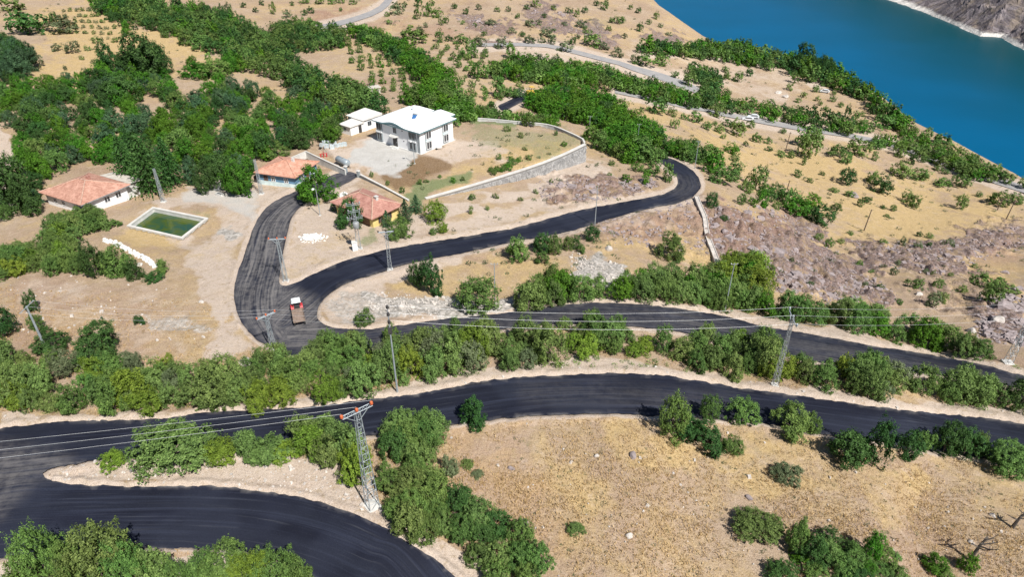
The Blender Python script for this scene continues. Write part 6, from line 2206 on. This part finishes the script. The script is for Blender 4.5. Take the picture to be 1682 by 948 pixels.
# ---- far slopes on the right
mass("1050,68 1120,72 1165,70 1210,76 1262,92 1268,112 1220,102 1160,92 1100,88 1050,82", "lakeside_tree", "tree", "in the line along the shore crest at the top", ["dark", "mid", "bright"], FAR, 4.2, (4.4, 6.8), (.8, 1.1), False, inset=.15)
mass("1268,84 1310,98 1340,108 1400,132 1440,160 1472,188 1500,212 1470,205 1420,165 1370,140 1330,128 1275,108", "lakeside_tree", "tree", "along the crest above the water", ["bright"] * 2 + ["dark"] * 2 + ["mid"], FAR, 5.2, (4.6, 7.6), (.85, 1.2), False, inset=.12)
mass("1470,200 1540,226 1600,262 1690,306 1690,300 1610,284 1540,262 1480,228", "lakeside_tree", "tree", "on the steep shore above the water at right", ["mid", "bright", "olive"], FAR, 3.6, (2.8, 4.6), (.8, 1.1), False, inset=.1)
singles("1316,116 38 40 1347,132 26 36 1271,96 22 16", "lakeside_tree", "tree", "standing dark against the lake by the cottage", ["dark"], NEAR, False)
mass("1158,152 1200,160 1260,168 1300,178 1360,190 1420,200 1440,218 1390,216 1320,204 1260,192 1190,180 1150,172", "slope_tree", "tree", "in the band above the low grey road", ["mid", "bright", "olive", "dark"], FAR, 4.4, (3.4, 5.8), (.85, 1.15), False, inset=.15)
mass("1440,222 1520,242 1600,270 1690,305 1690,300 1600,290 1560,270 1480,244 1430,232", "slope_tree", "tree", "in the band below the low grey road at right", ["mid", "olive", "bright"], FAR, 3.2, (2.8, 4.4), (.8, 1.1), False, inset=.05)
mass("1085,235 1120,235 1160,250 1180,262 1160,262 1110,252", "slope_tree", "tree", "behind the top road bend", ["mid", "bright"], MIDM, 3.0, (3.4, 5.0), (.85, 1.1), False, inset=.1)
mass("1130,112 1175,116 1182,130 1168,165 1150,160 1158,135 1140,128", "slope_tree", "tree", "beside the far track", ["mid", "dark"], FAR, 3.8, (4.0, 5.6), (.85, 1.15), False, inset=.1)
singles("1192,131 10 14", "lakeside_tree", "tree", "on the clearing under the crest", ["mid"], FAR, False)
singles("""1060,109 27 20 1086,107 22 18 1109,128 11 11 1131,142 18 28 1142,116 24 13 1152,99 11 9 1191,119 10 10 1211,134 15 16 1195,129 9 7 1230,125 12 13 1192,160 16 15 1170,159 24 22
1077,186 30 24 1051,187 10 10 1104,191 15 14 1122,196 10 10 1140,201 20 18 1107,211 13 16 1161,213 14 14 1181,218 15 14 1194,208 13 12 1210,223 26 26 1232,210 13 12 1242,233 16 14 1187,228 9 8 1174,206 8 8 1140,238 18 12 1175,191 25 20
1296,148 10 12 1305,136 12 17 1340,151 11 11 1367,167 10 9 1369,156 8 7 1342,166 8 8 1347,173 7 8 1391,193 10 20 1404,198 11 15 1405,159 12 11 1415,191 8 8 1450,188 9 8 1430,188 10 15 1480,206 15 18 1497,203 9 10 1499,221 10 12 1525,216 9 8 1452,212 30 22 1327,241 32 34 1548,236 24 16 1286,219 9 9 1260,236 12 10 1262,248 10 8 1225,240 9 8 1380,176 9 9 1356,182 8 8 1465,178 10 9 1320,160 9 9 1310,168 10 8 1420,205 10 10 1440,200 10 9 1520,238 8 8 1560,256 9 7""",
        "hillside_tree", "tree", "scattered on the slope above the water", ["mid", "olive", "dark", "mid"], FAR, False)
singles("1585,233 9 20", "cypress", "cypress", "standing alone against the water at right", ["dark"], CONE, False, "conifer")
# ---- top hills
singles("""120,87 19 18 107,50 40 16 90,39 12 18 50,56 45 34 32,39 18 22 65,49 25 20 15,18 32 22 94,83 13 11 66,109 15 22 160,70 14 10 189,69 10 8 163,91 8 10 108,115 6 8 145,83 8 8 135,98 7 7 154,104 7 7 365,28 10 20 376,21 12 16
449,23 9 18 473,28 12 11 500,25 9 9 511,21 10 10 480,9 7 7 457,43 8 8 500,5 16 10 525,6 14 10 545,6 14 9 560,5 12 9 580,7 12 8 652,24 19 18 636,27 8 8 686,31 10 18 702,27 12 20 717,28 18 14 725,41 8 12 732,37 10 10 710,9 9 9 687,10 12 14 747,14 9 9 765,23 10 9 787,16 9 9 805,41 16 10 817,19 9 8 835,19 9 9
600,46 7 8 626,53 10 8 680,67 42 18 722,69 13 20 738,67 14 9 757,71 20 14 787,75 18 16 822,79 18 18 529,79 5 10 880,13 13 14 909,17 9 9 935,22 11 10 947,28 9 13 865,16 9 9 894,29 8 8 870,44 15 12 885,42 10 10 927,42 10 7 955,45 18 12 992,16 14 14 980,9 9 9 1012,37 20 9 1022,37 9 8 1050,51 10 14 1077,31 9 12 1025,63 8 8 962,55 9 9 1098,58 10 6 1048,21 9 9 1065,40 8 8 1085,45 7 7
900,59 25 12 870,69 20 9 890,70 10 9 906,72 12 10 928,85 19 17 940,74 11 12 948,64 10 8 973,76 26 22 990,81 14 12 1013,94 15 16 1043,104 13 14 1061,86 11 9 1074,83 10 8 1095,84 16 10 780,45 8 8 760,40 7 7 795,58 9 8 850,30 9 8 840,55 12 10 858,60 10 9 640,40 8 8 665,12 9 9 960,20 10 9 1000,50 9 8 1035,15 8 8 700,45 8 8 690,50 9 8 420,20 8 8 400,12 9 8 430,8 8 8 560,18 6 6""",
        "hill_shrub", "shrub", "dotted over the dry hills at the top", ["mid", "dark", "olive", "grey"], FAR, False)
mass("780,120 850,128 870,148 840,162 800,166 770,150", "hill_shrub", "shrub", "on the pale slope behind the white house", ["olive", "mid"], FAR, 6.0, (1.4, 2.6), (.8, 1.1), False, cat="shrub", inset=.1)
mass("700,70 800,80 790,120 760,140 740,110", "hill_shrub", "shrub", "on the pale slope beside the green row", ["olive", "mid"], FAR, 5.5, (1.4, 2.8), (.8, 1.1), False, cat="shrub", inset=.1)

LANDMARKS = [("the foreground lattice tower", 605, 745), ("the centre power pole", 645, 585), ("the red tractor", 488, 505), ("the junction lattice pole", 447, 548), ("the right bank pole", 1288, 580),
 ("the edge lattice pole", 1665, 560), ("the pale island tip", 75, 778), ("the near boulder", 857, 860), ("the dead tree", 1595, 905), ("the lower road bend", 1010, 650), ("the thin middle pole", 1197, 475),
 ("the drain channel", 1160, 385), ("the pond", 275, 365), ("the white stone row", 215, 418), ("the orange tiled house", 140, 315), ("the blue house", 470, 285), ("the yellow house", 610, 345), ("the white house", 685, 205),
 ("the white sheds", 595, 200), ("the retaining wall", 840, 300), ("the yard kerb", 880, 205), ("the short asphalt", 845, 168), ("the top road bend", 1130, 295), ("the upper road pole", 977, 340),
 ("the grey road end", 1160, 155), ("the lakeside car", 1354, 150), ("the cottage", 1306, 108), ("the nearest wooden pole", 1425, 362), ("the edge wooden pole", 1660, 345), ("the top grey road", 600, 25),
 ("the orchard rows", 635, 108), ("the straw field", 160, 75), ("the far track", 1148, 140), ("the grey road cars", 1235, 195), ("the violet outcrop", 1650, 508), ("the violet hill rocks", 940, 38), ("the pine stand", 250, 270),
 ("the board shed", 356, 305), ("the left field edge", 60, 95), ("the lone cypress", 1585, 225), ("the rock rim pole", 1294, 303), ("the water's far corner", 1100, 20), ("the bottom left corner", 20, 930), ("the pale gully field", 300, 95), ("the mid grey road", 900, 75)]
ORD = ["", "second", "third", "fourth", "fifth", "sixth", "seventh", "eighth", "ninth", "tenth", "eleventh", "twelfth"]


def name_by_landmark():
    px, py, _ = proj(np.array([d["loc"][0] for d in ALLT]), np.array([d["loc"][1] for d in ALLT]), np.array([d["loc"][2] for d in ALLT]))
    sets = {}
    for i, d in enumerate(ALLT):
        y = py[i] - d["px"] * .4
        best = min(range(len(LANDMARKS)), key=lambda j: (px[i] - LANDMARKS[j][1]) ** 2 + (2 * (y - LANDMARKS[j][2])) ** 2)
        nm, lx, ly = LANDMARKS[best]; dx, dy = px[i] - lx, y - ly
        rel = ("left of" if dx < 0 else "right of") if abs(dx) > 1.3 * abs(dy) else ("beyond" if dy < 0 else "in front of")
        d["desc"] = d["label"].split(" in the ")[0]
        words = d["label"].split(); k = words.index(SHADE[d["key"]].split()[-1]) + 1 + len(d["kind"].split())
        d["desc"] = " ".join(words[:k])
        sets.setdefault((d["desc"], rel, nm), []).append((dx * dx + 4 * dy * dy, i))
    for (desc, rel, nm), L in sets.items():
        L.sort()
        for r, (_, i) in enumerate(L):
            if len(L) == 1: ALLT[i]["label"] = f"{desc} {rel} {nm}"
            elif r == 0: ALLT[i]["label"] = f"{desc} {rel} {nm}, the nearest such"
            elif r < len(ORD): ALLT[i]["label"] = f"{desc} {rel} {nm}, {ORD[r]} such"
            else: ALLT[i]["label"] = f"{desc} {rel} {nm}, farther off"


name_by_landmark()
# ---- link them: at most 300 of a kind as things, the largest first; the rest as one mass
byname = {}
for d in ALLT: byname.setdefault(d["name"], []).append(d)
rest = []
for nm, L in byname.items():
    L.sort(key=lambda d: -d["px"])
    for d in L[:295]:
        if d["px"] > 58 and d["parts"]: d["ms"] = HUGE
        make_tree(d["name"], d["label"], d["cat"], d["loc"], d["w"], d["h"], d["key"], d["ms"], TRG, d["group"], d["parts"])
    rest += L[295:]
    print("KIND", nm, len(L))


def joined(name, label, cat, L, nleaf, ls, key):
    """many small plants as one mass"""
    rg = np.random.default_rng(3); n = len(L)
    loc = np.array([l[0] for l in L]); W = np.array([l[1] for l in L]); H = np.array([l[2] for l in L])
    d = rg.normal(size=(n, nleaf, 3)); d /= np.linalg.norm(d, axis=2)[:, :, None]
    d *= rg.uniform(.55, 1.0, (n, nleaf, 1))
    C = d * np.stack([W / 2, W / 2, H / 2], 1)[:, None, :]; C[:, :, 2] += (H / 2)[:, None]
    C = (C + loc[:, None, :]).reshape(-1, 3)
    N = d.reshape(-1, 3) + rg.normal(size=(n * nleaf, 3)) * .6; N /= np.linalg.norm(N, axis=1)[:, None]
    S = np.repeat(W * ls, nleaf) * rg.uniform(.7, 1.3, n * nleaf)
    tint = np.clip(np.repeat(rg.uniform(.2, .8, n), nleaf) + rg.normal(size=n * nleaf) * .15, 0, 1)
    me = leaves_to_mesh(name, C, N, S, .5, tint, rg)
    o = add(name, me, kind="stuff", label=label, category=cat); set_leaf(o, key)


if rest:
    joined("distant_wood", "remaining small trees of the woods read as one mass", "woodland", [(d["loc"], d["w"], d["h"]) for d in rest], 160, .14, "mid")


def scatter(P, n, seed, minroad=3):
    rg = np.random.default_rng(seed)
    P = pts(P); x = rg.uniform(P[:, 0].min(), P[:, 0].max(), n); y = rg.uniform(P[:, 1].min(), P[:, 1].max(), n)
    m = (sdpoly(P, x, y) > 0) & (road_sd(x, y) < -minroad) & (sdpoly(PLAT_PX, x, y) < 0) | (sdpoly(P, x, y) > 0) & (sdpoly(PLAT_PX, x, y) > 2)
    x, y = x[m], y[m]
    g, t = ground(np.stack([x, y], 1))
    return g, t, x, y, rg


# scattered low weeds and scrub on the hills
g, t, x, y, rg = scatter("0,0 640,0 1060,0 1160,70 1480,190 1682,300 1682,480 1400,500 1180,430 1000,430 640,480 560,470 640,420 860,330 700,340 560,200 300,110 0,60", 2600, 5)
keep = (t < 600) & (vnoise(g[:, 0] / 14, g[:, 1] / 14, 9) > -.12) & (sdpoly(POND_OUT, g[:, 0], g[:, 1]) < -1)
joined("hillside_scrub", "low scattered scrub and weeds over the dry slopes", "scrub", [(p - np.array([0, 0, .08]), rg.uniform(.35, 1.15) * (1 + tt / 500), rg.uniform(.25, .7) * (1 + tt / 500)) for p, tt in zip(g[keep], t[keep])], 26, .13, "grey")
g, t, x, y, rg = scatter("-20,575 230,580 400,585 560,545 860,530 1050,545 1682,605 1682,665 1300,630 900,600 640,640 0,672", 900, 15, 5)
joined("undergrowth", "low weeds under and between the roadside trees", "undergrowth", [(p - np.array([0, 0, .08]), rg.uniform(.4, 1.2), rg.uniform(.3, .8)) for p in g], 40, .1, "olive")
g, t, x, y, rg = scatter("700,690 1100,690 1682,780 1682,948 900,948 720,800", 420, 25, 2)
joined("field_weeds", "small green weeds scattered over the dry field", "weeds", [(p - np.array([0, 0, .05]), rg.uniform(.15, .55), rg.uniform(.1, .3)) for p in g], 20, .13, "grey")


# dry grass stems on the nearer ground
def straw(n):
    g, t, x, y, rg = scatter("-40,470 380,500 430,580 560,545 1682,600 1740,960 -40,960", n * 2, 35, 6)
    px = x; cv = cover(px, y, g[:, 0], g[:, 1])
    keep = (cv["dirt"] < rg.uniform(.1, .7, len(px))) & (.6 * vnoise(g[:, 0] / 2.2, g[:, 1] / 2.2, 8) + .8 * vnoise(g[:, 0] / 8, g[:, 1] / 8, 18) > rg.uniform(-.35, .4, len(px)))
    g = g[keep]; k = 3
    G = np.repeat(g, k, 0); m = len(G)
    G[:, :2] += rg.normal(size=(m, 2)) * .12; G[:, 2] += rg.uniform(.02, .12, m)
    N = np.stack([rg.normal(size=m) * .55, rg.normal(size=m) * .55, np.ones(m)], 1); N /= np.linalg.norm(N, axis=1)[:, None]
    S = rg.uniform(.08, .2, m)
    k_ = NB("dry_straw"); tn = k_.attr("tint").outputs["Fac"]
    k_.done(k_.mix(tn, (0.36, 0.24, 0.11), (0.60, 0.43, 0.22)), 0.9, 0, .1)
    me = leaves_to_mesh("dry_grass", G + N * (S * .8)[:, None], N, S, .22, rg.uniform(0, 1, m), rg)
    me.materials.clear(); me.materials.append(MATS["dry_straw"])
    add("dry_grass", me, kind="stuff", label="dry straw grass standing over the nearer ground", category="grass")


straw(42000)


# loose stones on rock faces, scree and roadside banks
def rubble(name, label, polys, n, size, mat, seed):
    rg = np.random.default_rng(seed); base = np.array([(-1, -1, -1), (1, -1, -1), (1, 1, -1), (-1, 1, -1), (-1, -1, 1), (1, -1, 1), (1, 1, 1), (-1, 1, 1)], float)
    fc = np.array([(0, 3, 2, 1), (4, 5, 6, 7), (0, 1, 5, 4), (1, 2, 6, 5), (2, 3, 7, 6), (3, 0, 4, 7)])
    VV = []
    for P, share in polys:
        g, t, x, y, r2 = scatter(P, int(n * share * 1.8), seed + len(VV), 1.5)
        m = vnoise(g[:, 0] / 2.5, g[:, 1] / 2.5, seed) > r2.uniform(-.45, .2, len(g)); g = g[m]; t = t[m]
        k = len(g)
        if not k: continue
        s = size * np.exp(r2.normal(size=k) * .45) * (.55 + t / 220)
        B = base[None] * r2.uniform(.55, 1.0, (k, 8, 3)) * np.stack([s * r2.uniform(.8, 1.4, k), s * r2.uniform(.8, 1.4, k), s * r2.uniform(.4, .8, k)], 1)[:, None, :]
        B[:, 4:, :2] *= .7
        q = r2.uniform(0, 6.28, k); c, sn = np.cos(q)[:, None], np.sin(q)[:, None]
        X = B[:, :, 0] * c - B[:, :, 1] * sn; Y = B[:, :, 0] * sn + B[:, :, 1] * c
        Z = B[:, :, 2] + r2.normal(size=(k, 1)) * .1 * s[:, None]
        VV.append(np.stack([X, Y, Z], 2) + (g + np.array([0, 0, .1]))[:, None, :])
    V = np.vstack(VV); k = len(V)
    F = (fc[None] + (np.arange(k) * 8)[:, None, None]).reshape(-1, 4)
    add(name, mesh_np(name, V.reshape(-1, 3), F, [mat]), kind="stuff", label=label, category="rubble")


rubble("rubble", "loose grey violet stones over the rocky slopes", [("1170,335 1260,340 1340,378 1400,430 1470,478 1480,500 1370,505 1270,480 1200,440 1160,390", .35), ("1390,395 1540,398 1682,360 1682,410 1540,455 1430,435", .2),
       ("880,298 960,290 1070,290 1085,308 1000,332 890,335", .1), ("960,362 1130,330 1170,345 1170,420 1000,400", .12), ("1610,480 1682,470 1682,570 1600,560", .12), ("868,12 905,10 1010,56 1015,72 900,56", .06), ("740,18 830,40 850,66 765,50", .05)], 5200, .17, M_ROCK, 61)
rubble("outcrop", "angular rock outcrops breaking through the steep slopes", [("1180,340 1260,350 1330,385 1400,440 1470,484 1380,500 1270,474 1200,430 1165,385", .5), ("1400,402 1540,405 1682,365 1682,405 1540,448 1435,430", .25), ("890,302 1070,294 1075,305 1000,325 900,328", .08),
       ("1610,485 1682,475 1682,560 1610,555", .17)], 900, .36, M_ROCK, 91)
rubble("rubble", "pale loose stones on scree patches and road banks", [("935,410 1022,436 1032,472 970,476 940,450", .12), ("600,478 840,498 850,514 720,526 610,515", .2), ("100,760 400,745 540,752 620,830 660,865 500,812 300,796 100,790", .2),
       ("-20,680 220,682 640,645 860,605 1060,598 1400,655 1682,672 1682,700 1260,648 1000,616 640,660 0,708", .22), ("720,690 1100,690 1682,780 1682,948 900,948", .035), ("10,455 240,452 330,480 345,560 180,560 20,545", .035)], 2600, .11, M_PALEROCK, 71)


# ------------------------------------------------------------------ dead trees
def dead_tree(p, topy, label, seed):
    b, t = gp(*p); h = height_to(b, topy); rg = random.Random(seed)
    r = thing("dead_tree", label, "dead tree", b)
    MB().tube([(0, 0, -.2), (.15, .05, h * .25), (.3, .1, h * .5), (.6, .1, h * .75)], [.22, .17, .13, .1], 7).obj("trunk", M_DEAD, r)
    for i in range(7):
        a = rg.uniform(-1.2, 1.2) if i % 3 else math.pi + rg.uniform(-.6, .6); z = h * rg.uniform(.4, .75); l = rg.uniform(.7, 1.5); x0 = .3 + (z / h - .5) * 1.2
        P = [(x0, .1, z), (x0 + math.cos(a) * l * .5, math.sin(a) * l * .5, z + l * .25), (x0 + math.cos(a) * l, math.sin(a) * l, z + l * rg.uniform(.3, .9))]
        m = MB(); m.tube(P, [.09, .065, .03], 5)
        for k in range(3):
            e = Vector(P[1]).lerp(Vector(P[2]), k / 2.5); m.tube([e, e + Vector((rg.uniform(-.4, .4), rg.uniform(-.4, .4), rg.uniform(.1, .45)))], [.03, .012], 4)
        m.obj("branch", M_DEAD, r)


dead_tree((1592, 922), 872, "dead dark tree with bare forked branches at the bottom right", 4)
dead_tree((1662, 868), 838, "bare dead stump with short branches close to the right edge", 8)
